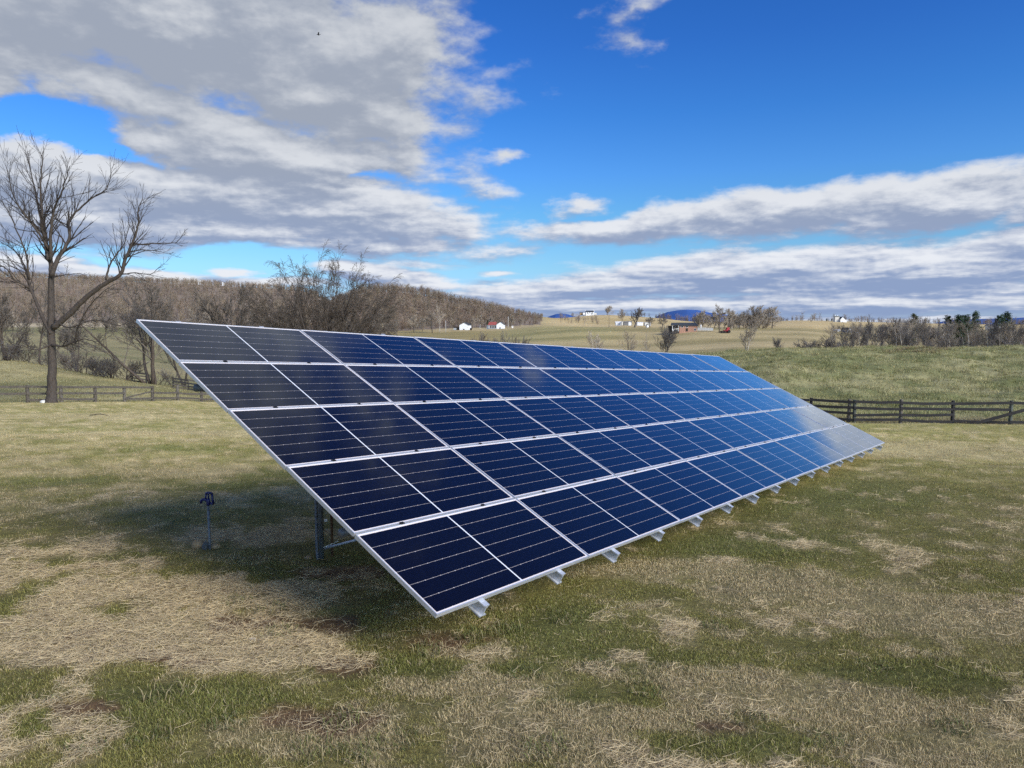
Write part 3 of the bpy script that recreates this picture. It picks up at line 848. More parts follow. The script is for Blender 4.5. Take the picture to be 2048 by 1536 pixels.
lf = [fpt(-90, 52.2), fpt(-20, 53), fpt(50, 54.2), fpt(118, 55.6), fpt(186, 57.6), fpt(245, 59.8), fpt(302, 62), fpt(352, 64.6), fpt(400, 67), fpt(445, 69.5), fpt(490, 72)]
qa = lf[5]; qb = lf[6]
board_fence('rail_fence', lf, 1.30, (.93, .55, .2), [M['fence_grey'], M['post_grey']], [M['fence_grey']],
            'weathered grey plank fence running past the big bare tree', .125, .17, .035,
            extra=[((qa[0], qa[1] - .12, gz(*qa) + .3), (qb[0], qb[1] - .12, gz(*qb) + .85), .12)], skip=((5, 1), (4, 2), (7, 0), (6, 0), (1, 2)), seed=8)
wf = [fpt(344, 84), fpt(374, 84.5), fpt(410, 85.5), fpt(450, 87)]
board_fence('plank_fence', wf, 1.3, (.9, .62, .34, .1), [M['fence_dark'], M['fence_grey']], [M['fence_dark'], M['fence_grey']],
            'short dark plank fence beyond the corner of the top panel', .08, .17, .03, seed=9)
wf = [fpt(262, 87), fpt(290, 87.5)]
board_fence('plank_fence', wf, 1.3, (.9, .62, .34, .1), [M['fence_dark']], [M['fence_dark'], M['fence_grey']],
            'short dark plank fence left of the cluster of thin trunks', .08, .17, .03, seed=10)

# ------------------------------------------------------------------ trees
def rvec(r):
    while True:
        v = Vector((r.uniform(-1, 1), r.uniform(-1, 1), r.uniform(-1, 1)))
        if .05 < v.length < 1: return v.normalized()
def grow(r, mbs, p, d, L, rad, lev, P):
    """one branch with its children. P: dict of settings"""
    n = P['seg'][min(lev, len(P['seg']) - 1)]
    wob = P['wob']; trop = P['trop'][min(lev, len(P['trop']) - 1)]
    pts = [p.copy()]; rads = [rad]; d = d.normalized()
    rmin = P['rmin']
    endr = max(rmin, rad * P.get('taper', .35))
    for i in range(n):
        d = (d + rvec(r) * wob + Vector((0, 0, trop)) / n).normalized()
        pts.append(pts[-1] + d * (L / n)); rads.append(rad + (endr - rad) * (i + 1) / n)
    sides = P['sides'][min(lev, len(P['sides']) - 1)]
    mbs[0 if lev <= P['trunk_lev'] else 1].tube(pts, rads, sides, cap=lev == 0)
    if lev >= P['max']: return
    nc = P['nc'][min(lev, len(P['nc']) - 1)]
    spread(r, mbs, pts, rads, L, lev, nc, P)
def spread(r, mbs, pts, rads, L, lev, nc, P, f0=None):
    n = len(pts) - 1
    f0 = P['f0'][min(lev, len(P['f0']) - 1)] if f0 is None else f0
    ang = P['ang'][min(lev, len(P['ang']) - 1)]
    for k in range(nc):
        f = f0 + (1 - f0) * (k + r.random()) / nc
        q = min(f * n, n - 1e-4); i = int(q); t = q - i
        p = pts[i].lerp(pts[i + 1], t); rd = rads[i] + (rads[i + 1] - rads[i]) * t
        d = (pts[i + 1] - pts[i]).normalized()
        ax = d.orthogonal().normalized()
        ax.rotate(Matrix.Rotation(r.uniform(0, 2 * PI), 3, d))
        a = R_(r.gauss(ang, 10)) * (1 - .35 * f if k < nc - 1 else .4)
        nd = d.copy(); nd.rotate(Matrix.Rotation(a, 3, ax))
        ratio = P['ratio'][min(lev, len(P['ratio']) - 1)]
        cl = L * ratio * r.uniform(.65, 1.15) * (1.1 - .5 * f)
        grow(r, mbs, p, nd, cl, max(P['rmin'], rd * P['rr']), lev + 1, P)
BASE = dict(seg=[7, 6, 5, 4, 3], wob=.13, trop=[.15, .25, .2, .1, .1], sides=[8, 5, 4, 3, 3], nc=[9, 7, 6, 5, 3], f0=[.3, .25, .2, .15, .15], ang=[45, 45, 42, 40, 40],
            ratio=[.55, .6, .6, .55, .6], rr=.55, rmin=.006, max=4, trunk_lev=1)
def tree_meshes(seed, H, r0, trunks=1, **kw):
    P = dict(BASE); P.update(kw)
    r = random.Random(seed); a, b = MB(), MB()
    for k in range(trunks):
        d = Vector((0, 0, 1)) if trunks == 1 else Vector((r.gauss(0, kw.get('fan', .35)), r.gauss(0, kw.get('fan', .35)), 1))
        o = Vector((0, 0, -.2)) if trunks == 1 else Vector((r.uniform(-.5, .5) * kw.get('foot', .6), r.uniform(-.5, .5) * kw.get('foot', .6), -.2))
        grow(r, (a, b), o, d, H * kw.get('stem', .72) * r.uniform(.85, 1.1), r0 * r.uniform(.7, 1.1), 0, P)
    return a, b
def tree_obj(name, loc, ab, mt, mc, label, cat='tree', group=None, rz=0, s=1):
    root = empty(name, loc, rz, label, cat, group); root.scale = (s, s, s)
    ab[0].build('trunk', mt, root, True)
    ab[1].build('crown', mc, root, True)
    return root

# the big bare tree by the left fence, limbs traced along their courses
TY = 53.6
tb = at(103, 808, TY); tb.z = gz(tb.x, tb.y) - .1
r = random.Random(21)
A_, B_ = MB(), MB()
HP = dict(BASE); HP.update(seg=[6, 6, 5, 4, 3], wob=.19, trop=[.3, .3, .3, .22, .15], nc=[9, 9, 7, 5, 2], f0=[.2, .12, .12, .1, .1], ang=[38, 42, 40, 38, 36], ratio=[.42, .60, .66, .62, .6], rr=.52, rmin=.0085, max=4, trunk_lev=1)
def limb(pix, r0, r1, dep, nc, clen, lev=1, f0=.15):
    """pix: course in photo pixels; dep: how far its end reaches toward or away from the viewer"""
    ctrl = []
    for i, (x, y) in enumerate(pix):
        ctrl.append(at(x, y, TY + dep * i / (len(pix) - 1)) - tb)
    pts = []
    for i in range(len(ctrl) - 1):
        a = ctrl[max(i - 1, 0)]; b = ctrl[i]; c = ctrl[i + 1]; d = ctrl[min(i + 2, len(ctrl) - 1)]
        for k in range(4):
            t = k / 4
            pts.append(.5 * ((2 * b) + (c - a) * t + (2 * a - 5 * b + 4 * c - d) * t * t + (3 * b - a - 3 * c + d) * t**3))
    pts.append(ctrl[-1])
    pts = [p + rvec(r) * .035 for p in pts]
    n = len(pts)
    k0 = 1.05
    rads = [k0 * r0 + (r1 - k0 * r0) * (i / (n - 1))**.75 for i in range(n)]
    if r0 > .4: rads = [q_ + .22 * max(0, 1 - i / 6)**2 for i, q_ in enumerate(rads)]
    A_.tube(pts, rads, 9 if r0 > .12 else 6)
    spread(r, (A_, B_), pts, rads, clen / .55 * .97, lev, int(nc * 1.15), HP, f0)
limb([(103, 816), (103, 800), (103, 780), (104, 746), (103, 690), (102, 620), (103, 560), (103, 540), (97, 505), (90, 470), (85, 430), (82, 390), (83, 340), (86, 303)], .42, .02, .6, 26, 2.6, 2, .52)
limb([(103, 552), (118, 515), (133, 490), (140, 465), (136, 445), (158, 418), (187, 395), (212, 378), (222, 345)], .17, .02, 2.2, 24, 2.6, 2)
limb([(101, 520), (102, 465), (107, 420), (120, 392), (130, 362), (140, 332)], .13, .018, -1.5, 17, 2.4, 2)
limb([(97, 520), (85, 460), (80, 430), (72, 385), (62, 345), (52, 306)], .13, .018, 1.5, 18, 2.4, 2)
limb([(98, 500), (70, 455), (45, 425), (25, 385), (12, 330)], .10, .016, -2.5, 15, 2.4, 2)
limb([(92, 475), (60, 440), (30, 405), (3, 372)], .08, .015, 2.5, 12, 2.2, 2)
limb([(107, 655), (140, 627), (175, 592), (210, 567), (240, 550), (250, 520), (262, 492), (272, 468), (277, 445), (276, 420), (286, 395)], .23, .018, -1.2, 24, 2.0, 2, .4)
limb([(212, 560), (218, 535), (232, 510), (247, 490), (258, 450), (255, 425)], .09, .015, 1.0, 12, 1.8, 2)
limb([(265, 488), (285, 489), (310, 487), (345, 486), (358, 480), (367, 466)], .07, .012, -.5, 9, 1.0, 2)
limb([(255, 505), (285, 500), (315, 502), (345, 510)], .055, .012, 1, 7, 1.0, 2)
limb([(240, 550), (270, 545), (300, 548), (325, 530)], .06, .012, -1, 8, 1.2, 2)
limb([(103, 668), (82, 628), (66, 590), (55, 555), (46, 525), (28, 500), (2, 485)], .16, .02, 2.5, 20, 2.4, 2, .3)
limb([(60, 575), (30, 560), (10, 535), (-20, 520)], .09, .016, -2, 10, 2.0, 2)
limb([(58, 560), (52, 510), (35, 465), (20, 430), (2, 400)], .09, .016, -1.5, 12, 2.2, 2)
limb([(104, 690), (125, 692), (145, 686), (165, 679), (185, 682), (220, 700)], .10, .016, -2, 10, 1.5, 2)
limb([(150, 684), (158, 650), (178, 615), (205, 585), (232, 568)], .075, .014, -2.5, 9, 1.6, 2)
limb([(103, 555), (130, 550), (165, 546)], .05, .013, -2, 5, 1.2, 2)
limb([(109, 640), (140, 655), (190, 640), (235, 650), (270, 645)], .065, .012, -2.5, 9, 1.4, 2)
limb([(100, 690), (70, 700), (40, 690), (10, 705)], .065, .012, -2.5, 9, 1.6, 2)
hero = tree_obj('bare_tree', tb, (A_, B_), M['hero_bark'], M['hero_twig'], 'tallest bare tree with forked leaning limbs, standing at the grey plank fence', 'tree')

# willow behind the array
WY = 78
wp = gat(640, WY)
def willow(seed):
    P = dict(BASE); P.update(seg=[7, 6, 6, 5], wob=.10, trop=[.1, .0, -.45, -1.1], sides=[7, 5, 3, 3], nc=[10, 7, 6, 3], f0=[.3, .25, .3, .2], ang=[30, 30, 34, 32], ratio=[.36, .50, .62, .6], rmin=.0095, rr=.5, max=3, trunk_lev=1)
    r = random.Random(seed); a, b = MB(), MB()
    for k in range(26):
        th = R_(-70 + 140 * (k + r.random() * .6) / 26); R0 = r.uniform(.72, 1.0) if k % 3 else 1.0
        e = Vector((math.sin(th) * 5.6 * R0, r.uniform(-2.6, 2.6), math.cos(th * .78) * 9.6 * R0))
        o = Vector((math.sin(th) * .9 + r.uniform(-.2, .2), r.uniform(-.5, .5), -.3))
        c = o + Vector((e.x * .28, e.y * .3, e.z * .55))
        pts = []
        for i in range(11):
            t_ = i / 10
            pts.append(o * (1 - t_)**2 + c * (2 * t_ * (1 - t_)) + e * t_ * t_ + rvec(r) * .06)
        r0 = r.uniform(.10, .19)
        rads = [r0 + (.018 - r0) * (i / 10)**.8 for i in range(11)]
        a.tube(pts, rads, 7)
        spread(r, (a, b), pts, rads, 10, 0, 10, P, .38)
    return a, b
wab = willow(5); zs_ = sorted(v.z for m in wab for v in m.v); wf_ = (zpx(524, WY) - wp.z) / zs_[int(len(zs_) * .985)]
for m_ in wab: m_.v = [v * wf_ for v in m_.v]
tree_obj('willow_tree', wp, wab, M['bark'], M['willow_twig'], 'broad bare willow with drooping twigs rising behind the top edge of the panels', 'tree')

# a few library trees, copied with their trunk and crown
LIB = {}
def lib(key, ab, mt, mc, H=10.):
    if key.startswith('shrub'): H = 3.
    zs_ = sorted(v.z for m in ab for v in m.v); f = H / zs_[int(len(zs_) * .985)]
    for m in ab: m.v = [v * f for v in m.v]
    LIB[key] = (ab[0].mesh('trunk', mt, True), ab[1].mesh('crown', mc, True))
mids = dict(rmin=.013, max=4, nc=[8, 6, 5, 4, 2], sides=[6, 4, 3, 3, 3], trunk_lev=0, ang=[33, 34, 34, 36, 36], ratio=[.58, .62, .62, .62, .6], wob=.10, trop=[.2, .2, .15, .05, 0])
lib('multi_a', tree_meshes(31, 9, .15, 4, fan=.28, foot=.9, **mids), M['bark'], M['twig'])
lib('multi_b', tree_meshes(32, 8, .13, 5, fan=.40, foot=1.0, **mids), M['bark'], M['twig'])
lib('up_a', tree_meshes(33, 10, .16, 1, stem=.85, **mids), M['bark'], M['twig'])
lib('up_b', tree_meshes(34, 10, .14, 2, fan=.16, **mids), M['bark'], M['twig'])
fars = dict(rmin=.026, max=3, nc=[10, 7, 5, 3], sides=[5, 3, 3, 3], trunk_lev=0, ang=[36, 36, 38, 38], ratio=[.58, .62, .6, .6], wob=.11, trop=[.2, .2, .15, .1])
lib('dark_a', tree_meshes(41, 10, .16, 1, stem=.85, **fars), M['twig_dark'], M['twig_dark'])
lib('dark_b', tree_meshes(42, 10, .13, 3, fan=.22, **fars), M['twig_dark'], M['twig_dark'])
lib('dark_c', tree_meshes(43, 10, .16, 1, stem=.9, **{**fars, 'ang': [32, 35, 38, 40]}), M['bark'], M['twig_dark'])
lib('pale_a', tree_meshes(44, 10, .2, 1, stem=.8, **{**fars, 'ang': [50, 48, 45, 40]}), M['bark'], M['twig_pale'])
lib('pale_b', tree_meshes(45, 10, .2, 2, fan=.15, **fars), M['bark'], M['twig_pale'])
lib('pale_c', tree_meshes(46, 10, .2, 1, stem=.75, **{**fars, 'f0': [.2, .2, .2, .2]}), M['bark'], M['twig_pale'])
lib('syc', tree_meshes(47, 10, .2, 1, stem=.85, **{**fars, 'ang': [45, 48, 45, 40]}), M['sycamore'], M['twig_pale'])
lib('syc_b', tree_meshes(48, 10, .16, 3, fan=.2, **{**fars, 'nc': [8, 6, 4, 2]}), M['sycamore'], M['twig_pale'])
rnd = dict(rmin=.045, max=3, nc=[13, 8, 6, 4], sides=[5, 3, 3, 3], trunk_lev=0, ang=[50, 46, 42, 40], ratio=[.62, .62, .6, .6], wob=.13, trop=[.15, .22, .15, .1], f0=[.13, .2, .15, .15])
lib('rnd_a', tree_meshes(71, 10, .22, 1, stem=.75, **rnd), M['bark'], M['twig_pale'])
lib('rnd_b', tree_meshes(72, 10, .20, 2, fan=.2, **rnd), M['bark'], M['twig_pale'])
lib('rnd_c', tree_meshes(73, 10, .22, 1, stem=.7, **rnd), M['bark'], M['twig_mid'])
lib('rnd_d', tree_meshes(74, 10, .22, 3, fan=.25, **rnd), M['sycamore'], M['twig_mid'])
lib('tall_a', tree_meshes(75, 10, .13, 1, stem=1.0, **{**fars, 'f0': [.5, .3, .2, .2], 'rmin': .02}), M['sycamore'], M['twig_mid'])
lib('tall_b', tree_meshes(76, 10, .13, 2, fan=.1, **{**fars, 'f0': [.45, .3, .2, .2], 'rmin': .02}), M['bark'], M['twig_dark'])
lib('tall_c', tree_meshes(77, 10, .12, 2, fan=.12, **{**fars, 'f0': [.4, .3, .2, .2], 'rmin': .018}), M['bark'], M['twig_mid'])
lib('oak', tree_meshes(49, 10, .42, 1, stem=.62, **{**fars, 'rmin': .06, 'ang': [58, 50, 45, 40], 'ratio': [.8, .65, .6, .55], 'f0': [.25, .2, .2, .2], 'wob': .2}), M['twig_dark'], M['twig_dark'])
lib('oak_b', tree_meshes(52, 10, .5, 1, stem=.55, **{**fars, 'rmin': .06, 'ang': [62, 50, 45, 40], 'ratio': [.85, .65, .6, .55], 'f0': [.2, .2, .2, .2], 'wob': .22}), M['twig_dark'], M['twig_dark'])
lib('shrub_a', tree_meshes(50, 3, .05, 9, fan=.7, foot=1.6, rmin=.012, max=2, nc=[9, 7, 4], sides=[4, 3, 3], trunk_lev=0), M['bark'], M['twig'])
lib('shrub_b', tree_meshes(51, 3, .05, 8, fan=.9, foot=1.8, rmin=.012, max=2, nc=[9, 7, 4], sides=[4, 3, 3], trunk_lev=0), M['bark'], M['twig_dark'])
def pine(seed, H, light=False):
    r = random.Random(seed); a, b = MB(), MB()
    a.tube([Vector((0, 0, -.3)), Vector((.05, 0, H * .5)), Vector((0, .05, H))], [H * .018, H * .012, .02], 6)
    n = int(70)
    for k in range(n):
        f = .22 + .78 * (k + r.random()) / n
        z = f * H; L = H * .30 * (1.12 - f)**.75 * r.uniform(.55, 1.15)
        t = r.uniform(0, 2 * PI); up = r.uniform(-.05, .35)
        d = Vector((math.cos(t), math.sin(t), up))
        p0 = Vector((0, 0, z))
        a.tube([p0, p0 + d * L], [.03, .012], 3)
        for q in range(26):
            c = p0 + d * (L * r.uniform(.3, 1.05)) + rvec(r) * (.10 * H * .5 * r.random())
            e = rvec(r); e.z = abs(e.z) * .6; w = e.orthogonal().normalized() * (.012 * H)
            i = len(b.v); s = .05 * H * r.uniform(.6, 1.2)
            b.v += [c - w, c + w, c + e * s]; b.f.append((i, i + 1, i + 2))
    return a, b
lib('pine_a', pine(61, 10), M['bark'], M['needles'])
lib('pine_b', pine(62, 10), M['bark'], M['needles'])
lib('pine_l', pine(63, 10), M['bark'], M['needles_light'])
def plant(key, px, Y, H, label, group=None, cat='tree', name='bare_tree', wide=1.0, base10=10., lift=0):
    q = gat(px, Y); s = H / base10
    root = empty(name, q, rng.uniform(0, 6.28), label, cat, group)
    root.scale = (s * wide, s * wide, s)
    for nm, me in zip(('trunk', 'crown'), LIB[key]):
        o = bpy.data.objects.new(nm, me); col.objects.link(o); o.parent = root
    return root
def hgt(px, Y, topy):
    """height of a thing at px,Y that reaches up to the pixel row topy"""
    return zpx(topy, Y) - gat(px, Y).z
def plant_to(key, px, Y, topy, label, group=None, corr=1.0, **kw):
    return plant(key, px, Y, max(1, hgt(px, Y, topy)) * corr, label, group, **kw)

# trees beyond the left fence
plant_to('multi_a', 300, 88, 578, 'bare tree with a cluster of thin grey trunks left of the top panel corner', wide=1.35)
plant_to('multi_b', 478, 92, 578, 'dark bare many stemmed tree left of the willow, behind the panels', corr=1.0)
plant_to('up_a', 78, 98, 575, 'slim bare tree close behind the trunk of the tallest tree', corr=1.0)
plant_to('multi_b', 20, 101, 592, 'bushy bare tree at the left edge of the photo', corr=1.0)
plant_to('multi_a', 150, 104, 640, 'low bare tree on the bank right of the tallest trunk', corr=1.0)
plant_to('up_b', 370, 96, 600, 'grey bare tree just behind the top left panel corner', corr=1.0)
plant_to('up_b', -40, 99, 580, 'bare tree cut off by the left edge of the photo', corr=1.0)
plant_to('multi_b', 560, 105, 620, 'low bare tree between the willow and its dark left neighbour', corr=1.0)
plant_to('multi_a', 735, 112, 632, 'low bare tree just right of the willow', corr=1.0)
for i, (px, Y, H) in enumerate(((115, 99, 2.6), (150, 97, 2.8), (178, 95, 2.4), (205, 93, 2.6), (232, 91, 2.7), (258, 89.5, 2.4), (325, 90, 2.0), (55, 103, 3.0), (10, 100, 2.6))):
    plant('shrub_a' if i % 2 else 'shrub_b', px, Y, H, 'leafless shrub in the brushy row on the bank beyond the plank fence', 'shrubs in the brushy row beyond the left fence', 'shrub', 'shrub', 1.25, 3.)
# trees of the valley behind the array
for px, Y, top in ((30, 300, 622), (140, 290, 628), (190, 310, 632), (235, 300, 628), (390, 300, 622), (430, 320, 625), (510, 330, 624), (585, 310, 628), (690, 320, 632), (765, 330, 628), (795, 360, 636)):
    plant_to(rng.choice(['rnd_a', 'rnd_b', 'rnd_c', 'rnd_d']), px, Y, top, 'bare tree of the valley row below the wooded hill', 'bare trees along the valley below the wooded hill')
plant_to('rnd_c', 865, 415, 622, 'bare brown tree left of the first white barn')
plant_to('syc', 880, 410, 612, 'white limbed sycamore left of the first white barn')
for px, Y, top in ((828, 420, 630), (845, 440, 634), (905, 475, 636), (945, 470, 634), (962, 480, 630), (985, 480, 634), (1020, 478, 630), (1040, 480, 634)):
    plant_to(rng.choice(['rnd_a', 'rnd_b', 'rnd_c', 'rnd_d']), px, Y, top, 'bare tree at the wood edge behind the white barns', 'bare trees at the wood edge behind the barns')
for px, Y, top, key in ((955, 150, 668, 'shrub_a'), (1005, 150, 668, 'shrub_b'), (1035, 150, 676, 'shrub_a')):
    plant_to(key, px, Y, top, 'leafless sapling showing just above the panels below the barns', 'saplings above the panels below the barns', base10=3., wide=.7, name='sapling')
plant_to('syc_b', 1195, 140, 664, 'pale spreading sapling above the panels, leftmost one before the brown field', name='sapling')
plant_to('pale_c', 1258, 140, 662, 'slim bare sapling above the panels below the spreading oak', name='sapling')
plant_to('syc', 1296, 135, 670, 'white stemmed sapling above the panels', name='sapling', wide=.5)
plant_to('dark_b', 1332, 135, 652, 'darkest sapling above the panels, below the brick house', name='sapling')
plant_to('syc_b', 1492, 124, 648, 'pale many stemmed bare tree behind the pasture crest, before the brown field')
plant_to('dark_b', 1556, 122, 676, 'small purple brown sapling on the crest of the pasture', name='sapling')
# farm trees across the valley
plant_to('oak', 1269, 392, 617, 'dark spreading leafless oak before the small white sheds', wide=1.0)
plant_to('oak_b', 1324, 372, 634, 'low dark spreading oak left of the brick house')
plant_to('oak_b', 1299, 430, 634, 'small brown round tree between the two dark oaks')
plant_to('rnd_b', 1213, 860, 612, 'pale round bare tree right of the white hilltop farmhouse', wide=1.25)
plant_to('rnd_a', 1244, 700, 618, 'tall pale bare tree left of the dark oak')
plant_to('rnd_c', 1145, 800, 625, 'small bare tree left of the white hilltop farmhouse')
plant_to('syc', 1168, 560, 634, 'white limbed sycamore on the slope below the hilltop farmhouse')
plant_to('rnd_c', 1438, 304, 612, 'bare tree beside the red tractor with a straight dark trunk')
for px, Y, top in ((1392, 350, 624), (1402, 345, 622), (1415, 370, 630), (1428, 372, 624), (1455, 380, 618), (1466, 390, 622), (1478, 385, 626), (1490, 392, 620), (1502, 398, 613), (1515, 395, 612), (1526, 405, 616), (1478, 370, 634), (1510, 375, 634), (1524, 372, 636)):
    plant_to(rng.choice(['rnd_a', 'rnd_b', 'rnd_c', 'rnd_a']), px, Y, top, 'bare tree of the grove right of the brick house', 'bare trees of the grove right of the brick house', wide=1.25)
for px, Y, top in ((1395, 400, 640), (1420, 405, 641), (1447, 410, 640), (1462, 360, 645), (1485, 362, 643), (1498, 364, 640), (1512, 362, 642), (1530, 385, 642), (1475, 410, 632), (1492, 412, 628), (1518, 415, 626)):
    plant_to(rng.choice(['rnd_a', 'rnd_b', 'rnd_d']), px, Y, top, 'low bare tree filling the foot of the grove right of the brick house', 'low bare trees at the foot of the grove', wide=1.6)
plant_to('rnd_a', 1543, 400, 614, 'broad round crowned bare tree at the right end of the grove', wide=1.25)
plant_to('rnd_c', 1621, 640, 640, 'small leaning bare tree in the golden hay field')
# shrubs and trees of the right hand wood
lab = 'bare tree in the dark wood behind the crest of the green pasture'; grp = 'bare trees of the dark wood behind the pasture'
r2 = random.Random(9)
for i in range(56):
    px = 1688 + 368 * (i + r2.random()) / 56
    Y = r2.uniform(112, 200)
    top = r2.uniform(636, 674) + (0 if px > 1760 else 8)
    plant_to(r2.choice(['dark_a', 'tall_b', 'tall_c', 'tall_a', 'tall_c', 'dark_b', 'tall_c', 'tall_a']), px, Y, top, lab, grp, wide=r2.uniform(.8, 1.3))
for px, Y, top in ((1790, 150, 640), (1812, 160, 636), (1668, 150, 646), (1662, 140, 652), (1718, 132, 648), (1705, 128, 650)):
    plant_to('tall_a', px, Y, top, 'pale barked bare tree at the front of the dark wood', 'pale barked trees at the front of the dark wood')
for px, Y, H in ((1640, 122, 3.2), (1652, 120, 3.0), (1625, 124, 2.4), (1700, 118, 2.6), (1765, 119, 2.6), (1835, 119, 2.8), (1905, 119, 2.8), (1960, 118, 2.4), (2035, 119, 3.0)):
    plant('shrub_b', px, Y, H, 'dark leafless shrub at the near edge of the wood behind the pasture', 'shrubs at the near edge of the dark wood', 'shrub', 'shrub', 1.5, 3.)
for key, px, Y, top, wd, lb in (('pine_l', 1826, 215, 629, .9, 'yellowish pine standing left of the dark pines in the wood'), ('pine_a', 1893, 205, 633, 1.0, 'small dark pine second from the left in the wood'),
        ('pine_b', 1916, 190, 632, 1.1, 'rounded dark pine left of the tallest pine'), ('pine_a', 1930, 195, 631, 1.1, 'rounded dark pine touching the left side of the tallest pine'), ('pine_b', 1949, 200, 624, .85, 'tallest pointed dark pine in the wood'),
        ('pine_a', 1996, 185, 632, 1.0, 'dark pine leaning with the broad pine near the right edge'), ('pine_b', 2013, 190, 626, 1.1, 'broad dark pine near the right edge of the photo'),
        ('pine_a', 1651, 700, 637, 1.3, 'tiny round evergreen left of the tall white house'), ('pine_b', 1661, 700, 637, 1.2, 'tiny evergreen beside the tall white house'), ('pine_a', 975, 475, 640, .8, 'dark evergreen behind the red roofed house'), ('pine_b', 1582, 720, 635, .5, 'thin small evergreen on the skyline right of the grove')):
    plant_to(key, px, Y, top, lb, wide=wd, name='pine_tree')

# the far woods: one mass
def mini_tree(seed):
    r = np.random.default_rng(seed)
    V = []; T = []
    def tri(a, b, c):
        i = len(V); V.extend([a, b, c]); T.append((i, i + 1, i + 2))
    for k in range(3):
        t = k * 2.1; w = np.array((math.cos(t), math.sin(t), 0)) * .02
        tri(-w, w, np.array((0, 0, .8)))
    for k in range(34):
        f = r.uniform(.06, .8); a = r.uniform(0, 2 * PI); el = r.uniform(.3, 1.2)
        p = np.array((0, 0, f * .85)); L = r.uniform(.15, .36)
        d = np.array((math.cos(a) * math.cos(el), math.sin(a) * math.cos(el), math.sin(el)))
        w = np.array((-math.sin(a), math.cos(a), 0)) * .010
        tri(p - w, p + w, p + d * L)
        for q in range(3):
            p2 = p + d * L * r.uniform(.4, 1); d2 = d + r.normal(0, .5, 3); d2 /= np.linalg.norm(d2)
            w2 = r.normal(0, 1, 3); w2 /= np.linalg.norm(w2)
            tri(p2 - w2 * .008, p2 + w2 * .008, p2 + d2 * r.uniform(.1, .2))
    return np.array(V), np.array(T)
minis = [mini_tree(s) for s in range(6)]
def wood(name, regions, label):
    Vs, Ts, Cs = [], [], []; off = 0
    for (p0, p1, D0, D1, n, hm, c0) in regions:
        px = nr.uniform(p0, p1, n); D = np.sqrt(nr.uniform(D0**2, D1**2, n))
        X = (px - 1024) / F * D
        if p0 < 1085 and D1 > 440:
            k = forest_mask(px, D); px, D, X = px[k], D[k], X[k]
        Zg = ground(X, D)
        for i in range(len(X)):
            v, t = minis[nr.integers(6)]
            a = nr.uniform(0, 6.28); ca, sa = math.cos(a), math.sin(a); h = nr.uniform(6, 16) * hm * (1 if p0 > 700 or px[i] > 1090 else float(.45 + .55 * sst(1085, 940, px[i])))
            w = h * nr.uniform(.85, 1.2)
            q = np.stack([(v[:, 0] * ca - v[:, 1] * sa) * w + X[i], (v[:, 0] * sa + v[:, 1] * ca) * w + D[i], v[:, 2] * h + Zg[i]], 1)
            cc = np.array(c0) * nr.uniform(.7, 1.3) * (.62 + .76 * float(fbm(X[i], D[i], .012, 3, 60))) * np.array((1, nr.uniform(.95, 1.05), nr.uniform(.9, 1.1)))
            Vs.append(q); Ts.append(t + off); Cs.append(np.tile(cc, (len(q), 1))); off += len(q)
    o = np_mesh(name, np.concatenate(Vs), np.concatenate(Ts), M['wood_mass'], np.concatenate(Cs))
    return tag(o, label, 'forest', kind='stuff')
wood('forest', [(-60, 640, 430, 1150, 4200, .72, (.25, .195, .14)), (600, 1090, 440, 720, 2200, .68, (.225, .17, .12)), (640, 1090, 560, 720, 700, .72, (.215, .17, .125))], 'brown leafless woods covering the hillside behind the barns')
wood('treeline', [(1310, 1480, 960, 1150, 120, .85, (.2, .155, .12)), (1480, 2060, 800, 1250, 380, .7, (.24, .19, .15)), (1230, 1330, 900, 960, 22, .6, (.12, .11, .08)), (1700, 2060, 220, 420, 190, .55, (.28, .23, .175)), (1120, 1200, 560, 700, 40, .5, (.27, .22, .17))], 'thin line of leafless woods along the skyline on the right')

